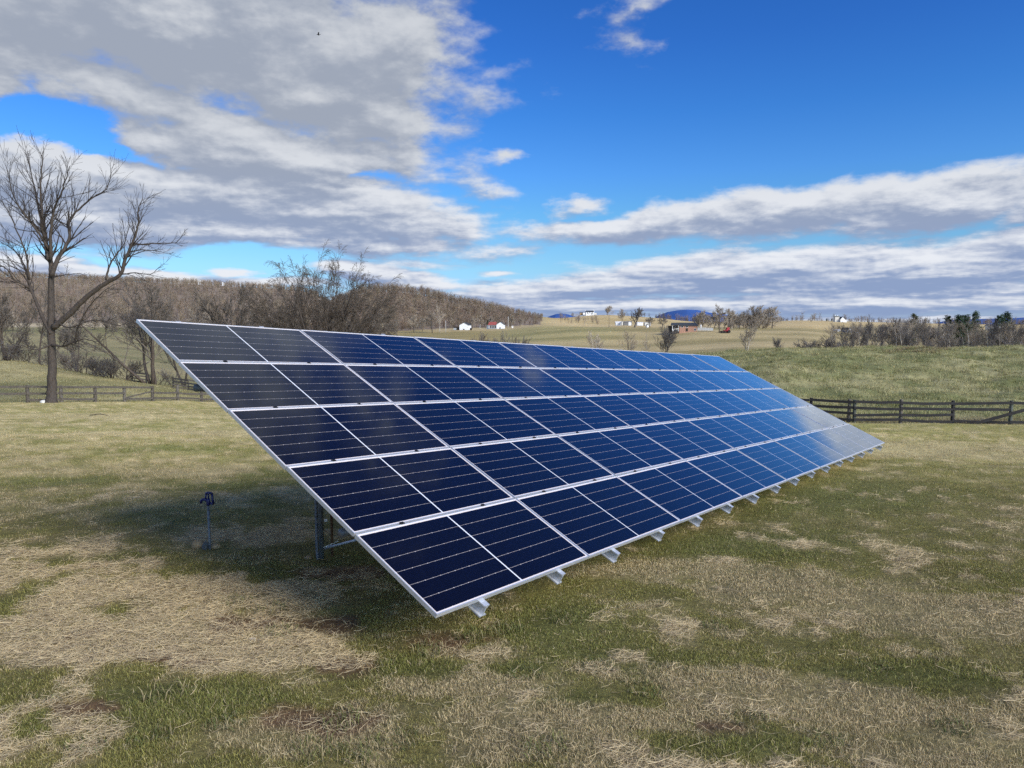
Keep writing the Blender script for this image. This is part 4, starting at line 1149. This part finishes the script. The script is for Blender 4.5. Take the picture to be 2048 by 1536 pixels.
# ------------------------------------------------------------------ buildings and small farm things
def house(name, px0, px1, Y, eave_py, peak_py, base_py, depth, mw, mr, label, cat, rz=0, gable_front=True, wins=(), door=None, over=.25, chimney=False):
    """a gabled building whose near face spans px0..px1 at Y metres. wins: (fraction across, fraction up, w, h) on the near face"""
    w = (px1 - px0) / F * Y; mid = gat((px0 + px1) / 2, Y)
    zb = zpx(base_py, Y); he = zpx(eave_py, Y) - zb; hp_ = zpx(peak_py, Y) - zb
    root = empty(name, (mid.x, mid.y, zb), rz, label, cat)
    b = MB()
    if gable_front:
        b.poly([(-w / 2, 0, -1.2), (w / 2, 0, -1.2), (w / 2, 0, he), (0, 0, hp_), (-w / 2, 0, he)], Vector((0, depth, 0)))
    else:
        b.poly([(-w / 2, 0, -1.2), (-w / 2, depth, -1.2), (-w / 2, depth, he), (-w / 2, depth / 2, hp_), (-w / 2, 0, he)], Vector((w, 0, 0)))
    b.build('wall', mw, root)
    b = MB(); th = .16
    if gable_front:
        s = (hp_ - he) / (w / 2)
        for sg in (-1, 1):
            e = Vector((sg * (w / 2 + over), -over, he - s * over)); p = Vector((0, -over, hp_))
            up = Vector((0, 0, .02)); t = Vector((0, 0, th))
            b.poly([e + up, p + up, p + up + t, e + up + t] if sg < 0 else [p + up, e + up, e + up + t, p + up + t], Vector((0, depth + 2 * over, 0)))
    else:
        s = (hp_ - he) / (depth / 2)
        for sg in (-1, 1):
            e = Vector((-w / 2 - over, depth / 2 + sg * (depth / 2 + over), he - s * over)); p = Vector((-w / 2 - over, depth / 2, hp_))
            up = Vector((0, 0, .02)); t = Vector((0, 0, th))
            b.poly([e + up, p + up, p + up + t, e + up + t], Vector((w + 2 * over, 0, 0)))
    rf = b.build('roof', mr, root)
    if chimney:
        c = MB(); c.box((w * .3, depth * .5, hp_ + .3), (.7, .7, 1.6)); c.build('chimney', M['brick'], rf)
    for (fx, fz, ww, hh) in wins:
        c = MB(); c.box((-w / 2 + fx * w, -.02, fz * he), (ww + .16, .08, hh + .16)); wf_ = c.build('window', M['white'], root)
        c = MB(); c.box((-w / 2 + fx * w, -.075, fz * he), (ww, .03, hh)); c.build('pane', M['glass'], wf_)
    if door:
        c = MB(); c.box((-w / 2 + door[0] * w, -.04, door[2] / 2), (door[1], .08, door[2])); c.build('door', door[3], root)
    return root, w, he, hp_
# first barn, with the dark lean-to
h, w, he, hp_ = house('barn', 919, 937.5, 440, 650.2, 645.3, 660, 9, M['white'], M['roof_dark'], 'white gabled barn with a dark lean-to on its left side', 'barn', rz=-.12, door=(.48, .8, .7, M['shade']))
b = MB(); b.box((-w / 2 - 2.0, 3, .95), (3.8, 5, 1.9)); b.build('lean_to', M['shade'], h)
b = MB(); b.box((-w / 2 - 2.9, .2, .6), (1.8, .3, 1.2)); b.build('door', M['grey_board'], h)
# second: white gable end, red roofed wing on its left
h, w, he, hp_ = house('farm_building', 993, 1009, 445, 649.3, 644, 657.2, 4.0, M['white'], M['roof_dark'], 'white gabled house with a red roofed wing', 'house', rz=-.08, door=(.45, .7, .8, M['shade']))
b = MB(); b.box((-w / 2 - 2.6, 1.6, 1.05), (5.1, 2.8, 2.3)); wg = b.build('wing', M['grey_board'], h)
b = MB(); b.poly([(-w / 2 - 5.4, -.1, 2.2), (-w / 2 - .02, -.1, 2.2), (-w / 2 - .02, 1.6, 4.0), (-w / 2 - 4.6, 1.6, 4.0)], Vector((0, .05, .12))); b.build('wing_roof', M['roof_red'], wg)
for i in range(3):
    b = MB(); b.box((-w / 2 - .8 - i * 1.35, .17, 1.1), (.75, .06, 1.5)); b.build('door', M['shade'], wg)  # dark panels standing in for the shaded openings of the wing
house('shed', 973.5, 977.5, 447, 652, 650.5, 654.5, 2, M['white'], M['white'], 'tiny white shed at the left end of the red roofed house', 'shed')
house('shed', 1023.5, 1026.5, 447, 652.8, 652, 654, 1.5, M['white'], M['white'], 'tiny white hut right of the red roofed house', 'shed')
# hilltop farmhouse
h, w, he, hp_ = house('farmhouse', 1171, 1187, 900, 624.2, 621.5, 629.3, 7, M['white'], M['roof_dark'], 'white farmhouse with end chimneys on top of the golden hill', 'house', gable_front=False,
      wins=((.2, .7, .9, 1.2), (.5, .7, .9, 1.2), (.8, .7, .9, 1.2), (.3, .3, .9, 1.2), (.75, .3, 2.4, 1.0)))
for sx in (-1, 1):
    b = MB(); b.box((sx * (w / 2 + .4), 3.5, hp_ * .55), (.8, 1.2, hp_ * 1.25)); b.build('chimney', M['white'], h)
b = MB(); b.box((w / 2 + 2, 3, 1.0), (3.2, 5, 2.2)); b.build('porch', M['offwhite'], h)
b = MB(); b.box((-w / 2 - 2.2, 3, 1.2), (2.4, 5, 2.6)); b.build('porch', M['white'], h)
house('shed', 1159.5, 1168, 905, 626, 624.3, 628.6, 5, M['ochre'], M['roof_grey'], 'brown roofed outbuilding left of the hilltop farmhouse', 'shed', gable_front=False)
house('shed', 1231, 1242.5, 520, 645.3, 643.5, 647.6, 4, M['white'], M['white'], 'long low white shed, leftmost of the row behind the dark oak', 'shed', gable_front=False)
house('shed', 1242.8, 1245.5, 516, 643.4, 642.8, 647.4, 3, M['offwhite'], M['offwhite'], 'cream gable at the end of the long low white shed', 'shed')
house('shed', 1247, 1263, 522, 644.4, 643, 647.6, 5, M['roof_grey'], M['roof_grey'], 'low dark grey shed with a white end in the row of sheds', 'shed', gable_front=False)
house('shed', 1256.5, 1262, 512, 644.8, 644, 647.4, 2, M['white'], M['white'], 'white end bay in front of the low dark grey shed', 'shed')
house('shed', 1274, 1285.5, 520, 645.6, 644.6, 647.6, 4, M['white'], M['white'], 'white shed just right of the dark oak trunk', 'shed', gable_front=False)
house('shed', 1289, 1301, 530, 645.4, 644.8, 647.8, 4, M['offwhite'], M['offwhite'], 'faint white roofed shed behind the small brown tree', 'shed', gable_front=False)
house('shed', 1293, 1297, 440, 650, 648.8, 653, 3, M['white'], M['roof_dark'], 'small white hut at the right end of the pale road', 'shed')
# brick house
h, w, he, hp_ = house('brick_house', 1358, 1393.5, 310, 651.2, 646, 662.6, 8, M['brick'], M['roof_dark'], 'long red brick house with a dark roof and an open corner porch', 'house', gable_front=False, over=.4,
      wins=((.15, .82, .9, .6), (.42, .82, .9, .6), (.88, .32, .8, .8)), door=(.42, .9, 1.3, M['shade']))
b = MB(); b.box((-w / 2 - 1.7, 3.5, .8), (3.3, 7, 3.2)); b.build('porch_shade', M['shade'], h)  # dark block standing in for the shade inside the open porch
b = MB(); b.poly([(-w / 2 - 4.0, -.8, he + .05), (-w / 2 - .42, -.8, he + .05), (-w / 2 - .42, 4, hp_ - .05), (-w / 2 - 2.6, 4, hp_ - .05)], Vector((0, 0, .18))); b.build('porch_roof', M['roof_dark'], h)
for x in (-w / 2 - 3.1, -w / 2 - .5):
    b = MB(); b.box((x, -.6, he / 2), (.16, .16, he)); b.build('porch_post', M['white'], h)
b = MB(); b.box((-w / 2 - 3.0, -.9, .5), (.5, .4, 1.0)); b.build('porch_rail', M['white'], h)
b = MB(); b.box((-w / 2 - 1.4, -.7, .95), (2.0, .1, .7)); b.build('porch_rail', M['offwhite'], h)
# grey panel fence beside it
fr = empty('panel_fence', gat(1410, 318), 0, 'pale grey board fence right of the brick house', 'fence')
for i in range(6):
    a = gat(1394.5 + i * 5.2, 318) - fr.location; c = gat(1394.5 + (i + 1) * 5.2, 318) - fr.location
    b = MB(); b.beam(a + Vector((.02, 0, .75)), c + Vector((-.02, 0, .75)), .05, 1.15); b.build('panel', M['grey_board'], fr)
    b = MB(); b.box(a + Vector((0, -.06, .75)), (.12, .06, 1.5)); b.build('post', M['offwhite'], fr)
wtank = MB(); q = gat(1400.5, 330); wtank.tube([q + Vector((0, 0, -.3)), q + Vector((0, 0, 2.2)), q + Vector((0, 0, 2.5))], [.42, .42, .2], 10)
tag(wtank.build('water_tank', M['offwhite'], None, True), 'small upright white tank behind the pale grey board fence', 'tank')
# dark hedge-like bank line by the tractor
# tractor
ty = 302; q = gat(1452, ty)
tr = empty('tractor', q, R_(10), 'red tractor parked beside the straight dark trunk', 'tractor')
b = MB(); b.box((.5, 0, 1.15), (1.5, 1.0, .9)); b.box((-.7, 0, 1.0), (1.4, .7, .55)); b.build('body', M['red_paint'], tr)
b = MB(); b.box((.6, 0, 1.95), (1.1, 1.0, .8)); b.build('cab', M['red_paint'], tr)
b = MB(); b.box((-1.9, 0, .55), (1.0, 1.6, .7)); b.build('loader_bucket', M['shade'], tr)
b = MB(); b.beam((-1.8, -.5, .8), (0, -.5, 1.3), .12, .15); b.beam((-1.8, .5, .8), (0, .5, 1.3), .12, .15); b.build('loader_arm', M['shade'], tr)
for (x, r0) in ((.8, .65), (-1.0, .42)):
    for sy in (-.75, .75):
        b = MB(); b.tube([Vector((x, sy - .15, r0)), Vector((x, sy + .15, r0))], [r0, r0], 14); b.build('wheel', M['tyre'], tr)
# tall white house on the right and the hamlet below it
h, w, he, hp_ = house('white_house', 1679, 1688, 700, 638.5, 633.6, 646, 9, M['white'], M['roof_dark'], 'tall white gabled house on the skyline above the golden field', 'house', rz=-.1, door=(.5, 1.1, 1.2, M['shade']))
b = MB(); b.box((w / 2 + .7, 2, 1.4), (1.3, 4, 3.6)); b.build('annex', M['white'], h)
b = MB(); b.box((-w / 2 - 2.2, 5, 3.4), (4, 5, 6)); wg = b.build('wing', M['offwhite'], h)
b = MB(); b.box((-w / 2 - 2.2, 4.6, 6.6), (4.2, 5.6, .35)); b.build('wing_roof', M['roof_dark'], wg)
for sx in (-3.6, -1.4):
    b = MB(); b.box((-w / 2 + sx, 4.2, 7.2), (.7, .7, 1.4)); b.build('chimney', M['white'], wg)
house('cottage', 1695.5, 1701.5, 430, 659, 656, 664.6, 6, M['white'], M['roof_dark'], 'white cottage gable below the tall white house', 'house', door=(.5, .5, .9, M['offwhite']))
house('cottage', 1690.5, 1695, 436, 658, 655.5, 664, 6, M['white'], M['roof_dark'], 'narrow white cottage with a steep dark roof, left of the cottage gable', 'house')
house('cottage', 1706.5, 1715, 425, 662, 659.4, 666, 5, M['white'], M['roof_grey'], 'low white cottage with a brown roof, right of the cottage gable', 'house', wins=((.4, .5, .5, .5),))
house('shed', 1671, 1679, 440, 660.6, 659, 663, 4, M['white'], M['white'], 'low white shed left of the three white cottages', 'shed', gable_front=False)
house('shed', 1649, 1654, 560, 659.2, 658.6, 661, 3, M['offwhite'], M['roof_grey'], 'little cream shed by the dark hedge in the golden field', 'shed', gable_front=False)
house('shed', 1598, 1601.5, 560, 654.5, 654, 656, 3, M['white'], M['white'], 'tiny white shed beside the lane across the golden field', 'shed', gable_front=False)
house('barn', 1991, 1998, 330, 651.5, 649, 655, 8, M['white'], M['roof_grey'], 'small white barn showing through the broad pine', 'barn')
house('trailer', 1991.5, 1998.5, 225, 668, 665, 673, 4, M['offwhite'], M['white'], 'pale trailer behind the wood near the right edge', 'trailer', gable_front=False)
h, w, he, hp_ = house('hill_house', 336, 362, 1010, 577, 574.5, 580, 8, M['ochre'], M['roof_grey'], 'ochre house alone high on the wooded hillside', 'house', gable_front=False, wins=((.3, .6, 1.2, 1.2), (.7, .6, 1.2, 1.2)))
b = MB(); b.box((w / 2 - 2.5, 1, hp_ + 1), (2.2, 2.2, 4)); b.build('chimney', M['ochre'], h)
house('hill_house', 447, 452, 1080, 566, 563.5, 570, 6, M['white'], M['roof_grey'], 'tiny white house on the crest of the wooded hill', 'house')

def pole(px, Y, base, top, m, label, arm=True, rad=.14):
    q = at(px, base, Y); H = zpx(top, Y) - q.z
    root = empty('utility_pole', q, 0, label, 'utility pole')
    b = MB(); b.tube([Vector((0, 0, -1)), Vector((0, 0, H))], [rad, rad * .7], 8); b.build('pole', m, root, True)
    if arm:
        b = MB(); b.box((0, -.2, H - .6), (2.0, .12, .14)); b.build('crossarm', m, root)
pole(1016.5, 450, 656, 633, M['offwhite'], 'pale pole with a lamp right of the red roofed house', False, .12)
pole(891.5, 405, 663, 641, M['offwhite'], 'pale pole left of the first white barn', False, .12)
pole(1218, 430, 655, 628, M['pole'], 'dark utility pole below the golden hill', True)
pole(960, 440, 658, 648.5, M['offwhite'], 'short white post between the two white barns', False, .12)
# round bale / bush by the barn
b = MB(); q = gat(942, 432); b.tube([q + Vector((-.6, 0, .65)), q + Vector((.6, 0, .65))], [.75, .75], 14)
tag(b.build('hay_bale', M['shade'], None, True), 'dark round bale beside the first white barn', 'hay bale')
# fallen branch in the brown field
q = gat(1410, 150); b = MB()
rl = random.Random(3)
b.tube([q + Vector((-.9, 0, .35)), q + Vector((-.6, 0, .12)), q + Vector((-.1, 0, .18)), q + Vector((.3, 0, .2)), q + Vector((.42, 0, .5))], [.07, .08, .08, .07, .05], 6)
b.tube([q + Vector((.9, .2, -.1)), q + Vector((1.3, .2, .8)), q + Vector((1.6, .2, 1.2))], [.06, .05, .02], 5)
tag(b.build('fallen_branch', M['straw_log'], None, True), 'dark fallen branch in the brown field just above the far end of the panels', 'branch')
# stick on the lawn
b = MB(); q = gat(192, 38); b.tube([q + Vector((-.5, 0, .04)), q + Vector((0, .1, .10)), q + Vector((.5, 0, .03))], [.02, .025, .012], 6)
tag(b.build('fallen_stick', M['straw_log'], None, True), 'thin dark stick on the lawn in front of the plank fence', 'stick')

# bird
bp = at(637, 69, 90)
b = MB()
bird = MB()
pts = [Vector((-.17, 0, -.03)), Vector((-.12, 0, 0)), Vector((0, 0, .02)), Vector((.11, 0, .01)), Vector((.16, 0, .03)), Vector((.20, 0, .02)), Vector((.235, 0, .01))]
bird.tube(pts, [.012, .035, .055, .045, .035, .02, .003], 8)
i = len(bird.v)
for sg in (-1, 1):
    i = len(bird.v)
    bird.v += [Vector((.08, sg * .03, .03)), Vector((-.07, sg * .03, .03)), Vector((-.10, sg * .2, .13)), Vector((.05, sg * .2, .14)), Vector((-.13, sg * .36, .06)), Vector((-.06, sg * .38, .07))]
    bird.f += [(i, i + 1, i + 2, i + 3), (i + 3, i + 2, i + 4, i + 5)]
i = len(bird.v); bird.v += [Vector((-.13, 0, -.01)), Vector((-.28, -.06, -.03)), Vector((-.28, .06, -.03))]; bird.f.append((i, i + 1, i + 2))
bo = bird.build('bird', M['bird'], None, True); bo.location = bp; bo.rotation_euler = (.2, R_(14), R_(200))
tag(bo, 'small dark bird flying high under the grey cloud', 'bird')

# ------------------------------------------------------------------ light
SUN_EL = R_(30)
sdir = Vector((.72, -.69, 0)).normalized() * math.cos(SUN_EL) + Vector((0, 0, math.sin(SUN_EL)))   # towards the sun
sun = bpy.data.lights.new('sun', 'SUN'); sun.energy = 4.5; sun.angle = R_(24); sun.color = (1, .93, .82)
so = bpy.data.objects.new('sun', sun); so.rotation_euler = (-sdir).to_track_quat('-Z', 'Y').to_euler(); so.location = (0, 0, 50); col.objects.link(so)

# ------------------------------------------------------------------ sky with clouds
w = bpy.data.worlds.new('World'); scn.world = w; w.use_nodes = True
t = NT(w.node_tree)
bg = t.n['Background']
sky = t.add('ShaderNodeTexSky', sky_type='NISHITA'); sky.sun_disc = False
sky.sun_elevation = SUN_EL; sky.sun_rotation = math.atan2(sdir.x, sdir.y)
sky.air_density = 1.0; sky.dust_density = .4; sky.ozone_density = 2.0; sky.altitude = 200
def azel(px, py):
    d = Vector(ray(px, py)).normalized()
    return math.atan2(d.x, d.y), math.asin(d.z)
# ---- cloud density group (input: azimuth, elevation in radians)
gdt = bpy.data.node_groups.new('cloud_density', 'ShaderNodeTree')
gdt.interface.new_socket('AzEl', in_out='INPUT', socket_type='NodeSocketVector')
gdt.interface.new_socket('Density', in_out='OUTPUT', socket_type='NodeSocketFloat')
gdt.interface.new_socket('Detail', in_out='OUTPUT', socket_type='NodeSocketFloat')
q = NT(gdt); gi = q.add('NodeGroupInput'); go = q.add('NodeGroupOutput')
ae = gi.outputs[0]
ss = q.add('ShaderNodeSeparateXYZ'); q.l.new(ae, ss.inputs[0]); a_, e_ = ss.outputs[0], ss.outputs[1]
den = q.math('ADD', q.math('TANGENT', q.math('MAXIMUM', e_, -.02)), .10)
invd = q.math('DIVIDE', 1.0, den)
cc = q.add('ShaderNodeCombineXYZ')
q.put(cc.inputs[0], q.math('MULTIPLY', q.math('SINE', a_), invd)); q.put(cc.inputs[1], q.math('MULTIPLY', q.math('COSINE', a_), invd)); cc.inputs[2].default_value = 3.7
pvec = cc.outputs[0]
n_big = q.noise(pvec, 1.15, 3, .5)
n_fin = q.noise(pvec, 2.3, 8, .56, .1)
# puffs in angle space
cc2 = q.add('ShaderNodeCombineXYZ'); q.put(cc2.inputs[0], a_); q.put(cc2.inputs[1], q.math('MULTIPLY', e_, 1.9)); cc2.inputs[2].default_value = 1.3
n_puf = q.noise(cc2.outputs[0], 13, 7, .55, .0)
n_wisp = q.noise(cc2.outputs[0], 38, 6, .62, .3)
# warp the mask
wv = q.add('ShaderNodeTexNoise'); q.put(wv.inputs['Vector'], cc2.outputs[0]); wv.inputs['Scale'].default_value = 7; wv.inputs['Detail'].default_value = 7; wv.inputs['Roughness'].default_value = .62
wamp = q.add('ShaderNodeCombineXYZ'); q.put(wamp.inputs[0], q.mapr(e_, 0, .35, .10, .17)); q.put(wamp.inputs[1], q.mapr(e_, 0, .35, .012, .085))
warp = q.vmath('MULTIPLY', q.vmath('SUBTRACT', wv.outputs['Color'], (.5, .5, .5)), wamp.outputs[0])
aw = q.vmath('ADD', ae, warp)
sw = q.add('ShaderNodeSeparateXYZ'); q.l.new(aw, sw.inputs[0])
acc = None
def ell(px, py, rx, ry, tilt=0, wgt=1.0):
    a0, e0 = azel(px, py)
    a1, _ = azel(px + 1, py); _, e1 = azel(px, py - 1)
    ka, ke = abs(a1 - a0), abs(e1 - e0)
    m = q.add('ShaderNodeMapping', vector_type='TEXTURE')
    zz = q.add('ShaderNodeCombineXYZ'); q.l.new(sw.outputs[0], zz.inputs[0]); q.l.new(sw.outputs[1], zz.inputs[1])
    if acc is not None: q.l.new(acc, zz.inputs[2])      # only orders the evaluation; z is scaled away
    q.put(m.inputs['Vector'], zz.outputs[0])
    m.inputs['Location'].default_value = (a0, e0, 0); m.inputs['Rotation'].default_value = (0, 0, R_(tilt)); m.inputs['Scale'].default_value = (rx * ka, ry * ke, 1e6)
    l = q.vmath('LENGTH', m.outputs[0], out=1)
    return q.math('MULTIPLY', q.math('SUBTRACT', 1.0, l), wgt)
CL = [(200, -800, 1300, 620, 0, .8), (200, -260, 1000, 290, 0, 1.2), (330, 40, 730, 200, 0, 1.25), (660, 190, 270, 150, -4, 1.1), (760, 80, 180, 140, 0, 1.0), (230, 170, 270, 90, -10, 1.0), (-100, 60, 300, 160, 0, 1.2), (10, 190, 100, 60, 0, .8),
      (560, 310, 440, 105, -2, 1.1), (40, 350, 230, 70, -12, 1.1), (420, 395, 530, 95, 0, 1.2), (700, 430, 320, 75, -3, 1.1), (120, 435, 430, 75, 0, 1.2), (740, 495, 310, 42, -2, 1.0), (430, 455, 400, 48, 0, 1.2),
      (60, 530, 250, 30, -8, 1.0), (330, 555, 220, 16, -5, .9), (720, 540, 200, 26, -8, .95), (830, 568, 110, 14, -3, .9), (560, 520, 50, 16, 0, .6), (560, 565, 200, 10, 0, .6),
      (1290, 452, 200, 36, 4, 1.0), (1560, 425, 330, 58, 3, 1.2), (1880, 400, 370, 62, 7, 1.25), (2250, 372, 330, 74, 7, 1.2),
      (1180, 575, 330, 36, 4, 1.1), (1480, 548, 400, 54, 2, 1.25), (1850, 545, 490, 74, 4, 1.3), (2070, 490, 190, 46, 8, 1.0), (2300, 530, 400, 110, 0, 1.2), (1250, 612, 420, 20, 0, 1.0), (1750, 605, 560, 30, 0, 1.15), (1150, 630, 260, 8, 0, .7), (1700, 640, 700, 8, 0, .7),
      (1285, 26, 90, 28, 14, .30), (1248, 92, 64, 46, 10, .33), (1180, 405, 66, 22, 0, .62), (1010, 312, 60, 20, 8, .48), (1060, 460, 90, 16, 0, .4), (1000, 547, 38, 8, 0, .6), (475, 546, 44, 9, 0, .6), (960, 380, 70, 16, 0, .36)]
for c in CL:
    v = ell(*c)
    acc = v if acc is None else q.math('SMOOTH_MAX', acc, v, .12)
NEG = [(130, 262, 170, 56, -14, 1.1), (690, 345, 140, 16, -3, .6), (230, 320, 140, 28, -14, .8), (520, 512, 180, 30, 0, .8), (860, 515, 130, 16, 0, .5)]
for c in NEG:
    v = q.math('MAXIMUM', ell(*c), 0.0)
    acc = q.math('SUBTRACT', acc, v)
# everywhere outside the picture: broken cloud by noise alone
outm = q.mapr(q.math('ABSOLUTE', a_), .78, 1.0)
outm = q.math('MAXIMUM', outm, q.mapr(e_, .95, 1.2))
gen = q.math('MULTIPLY', q.math('SUBTRACT', n_big, .52), 3.0)
mx = q.add('ShaderNodeMix', data_type='FLOAT'); q.put(mx.inputs[0], outm); q.put(mx.inputs[2], acc); q.put(mx.inputs[3], gen)
det = q.math('MULTIPLY', q.math('SUBTRACT', n_fin, .5), 1.15)
det = q.math('ADD', det, q.math('MULTIPLY', q.math('SUBTRACT', n_puf, .5), 1.05))
det = q.math('ADD', det, q.math('MULTIPLY', q.math('SUBTRACT', n_wisp, .5), .26))
dn = q.math('ADD', q.math('MULTIPLY', q.math('MAXIMUM', mx.outputs[0], -.8), .95), det)
damp = q.mapr(e_, .02, .16, .72, 1.0)
dn = q.math('ADD', q.math('MULTIPLY', q.math('MAXIMUM', mx.outputs[0], -.8), .95), q.math('MULTIPLY', det, damp))
q.l.new(dn, go.inputs[0]); q.l.new(det, go.inputs[1])
# ---- world tree
tc = t.add('ShaderNodeTexCoord')
dirv = tc.outputs['Generated']
sp = t.add('ShaderNodeSeparateXYZ'); t.l.new(dirv, sp.inputs[0])
azn = t.math('ARCTAN2', sp.outputs[0], sp.outputs[1]); eln = t.math('ARCSINE', sp.outputs[2])
ca = t.add('ShaderNodeCombineXYZ'); t.put(ca.inputs[0], azn); t.put(ca.inputs[1], eln)
dscale = t.mapr(eln, .02, .34, .38, 1.1)
def dens(da, de):
    g_ = t.add('ShaderNodeGroup'); g_.node_tree = gdt
    o_ = t.add('ShaderNodeCombineXYZ'); o_.inputs[0].default_value = da; t.put(o_.inputs[1], t.math('MULTIPLY', dscale, de))
    t.put(g_.inputs[0], t.vmath('ADD', ca.outputs[0], o_.outputs[0]))
    return g_.outputs
d0, e0_ = dens(0, 0)
e1_ = dens(.004, .0085)[1]
d2 = dens(.012, .026)[0]
alpha = t.mapr(d0, -.16, .40)
lit = t.math('ADD', t.math('MULTIPLY', t.math('SUBTRACT', e0_, e1_), .85), .47)
lit = t.math('ADD', lit, t.math('MULTIPLY', t.math('SUBTRACT', d0, d2), .90))
lit = t.math('SUBTRACT', lit, t.math('MULTIPLY', t.mapr(d0, .15, 1.1), t.mapr(eln, .06, .3, .20, .26)), clamp=True)
low = t.mapr(eln, .03, .26)
dark = t.mix(low, (.27, .36, .57, 1), (.345, .39, .48, 1))
brt = t.mix(t.mapr(eln, .08, .30), (.82, .85, .91, 1), (.62, .65, .70, 1))
ccol = t.mix(t.mapr(lit, .05, 1.0), dark, brt)
# clear sky: Nishita, tinted by height to the depth of a winter sky
s01 = t.vmath('SCALE', sky.outputs[0], scale=.24)
tint = t.add('ShaderNodeValToRGB'); t.put(tint.inputs[0], t.mapr(eln, 0, .6, 0, 1, False))
cr = tint.color_ramp
cr.elements[0].position = 0; cr.elements[0].color = (.28, .36, .72, 1)
cr.elements[1].position = 1; cr.elements[1].color = (.06, .25, .60, 1)
for ps, cl_ in ((.131, (.268, .425, .575)), (.253, (.215, .43, .60)), (.337, (.178, .403, .683)), (.4625, (.123, .35, .668)), (.602, (.098, .302, .65))):
    cr.elements.new(ps).color = c4(cl_)
clear = t.mix(1.0, s01, tint.outputs[0], 'MULTIPLY')
final = t.mix(alpha, clear, ccol)
glow = t.math('POWER', t.math('MAXIMUM', t.vmath('DOT_PRODUCT', dirv, tuple(sdir), out=1), 0.0), 3.0)   # sky brightened around the unseen sun, added as soft fill for shadows
gcol = t.vmath('ADD', t.vmath('SCALE', (2.9, 2.45, 1.85), scale=glow), (1, 1, 1))
final = t.vmath('MULTIPLY', final, gcol)
t.put(bg.inputs[0], t.vmath('SCALE', final, scale=10.0))
bg.inputs[1].default_value = .1
w.cycles.sampling_method = 'MANUAL'; w.cycles.sample_map_resolution = 1024

# ------------------------------------------------------------------ render settings
scn.view_settings.view_transform = 'Standard'; scn.view_settings.look = 'None'; scn.view_settings.exposure = 0; scn.view_settings.gamma = 1
scn.render.engine = 'CYCLES'
scn.cycles.sample_clamp_indirect = 3.0
scn.cycles.max_bounces = 4; scn.cycles.diffuse_bounces = 2; scn.cycles.glossy_bounces = 3
scn.cycles.use_denoising = False
scn.cycles.use_adaptive_sampling = True; scn.cycles.adaptive_threshold = .015; scn.cycles.adaptive_min_samples = 16
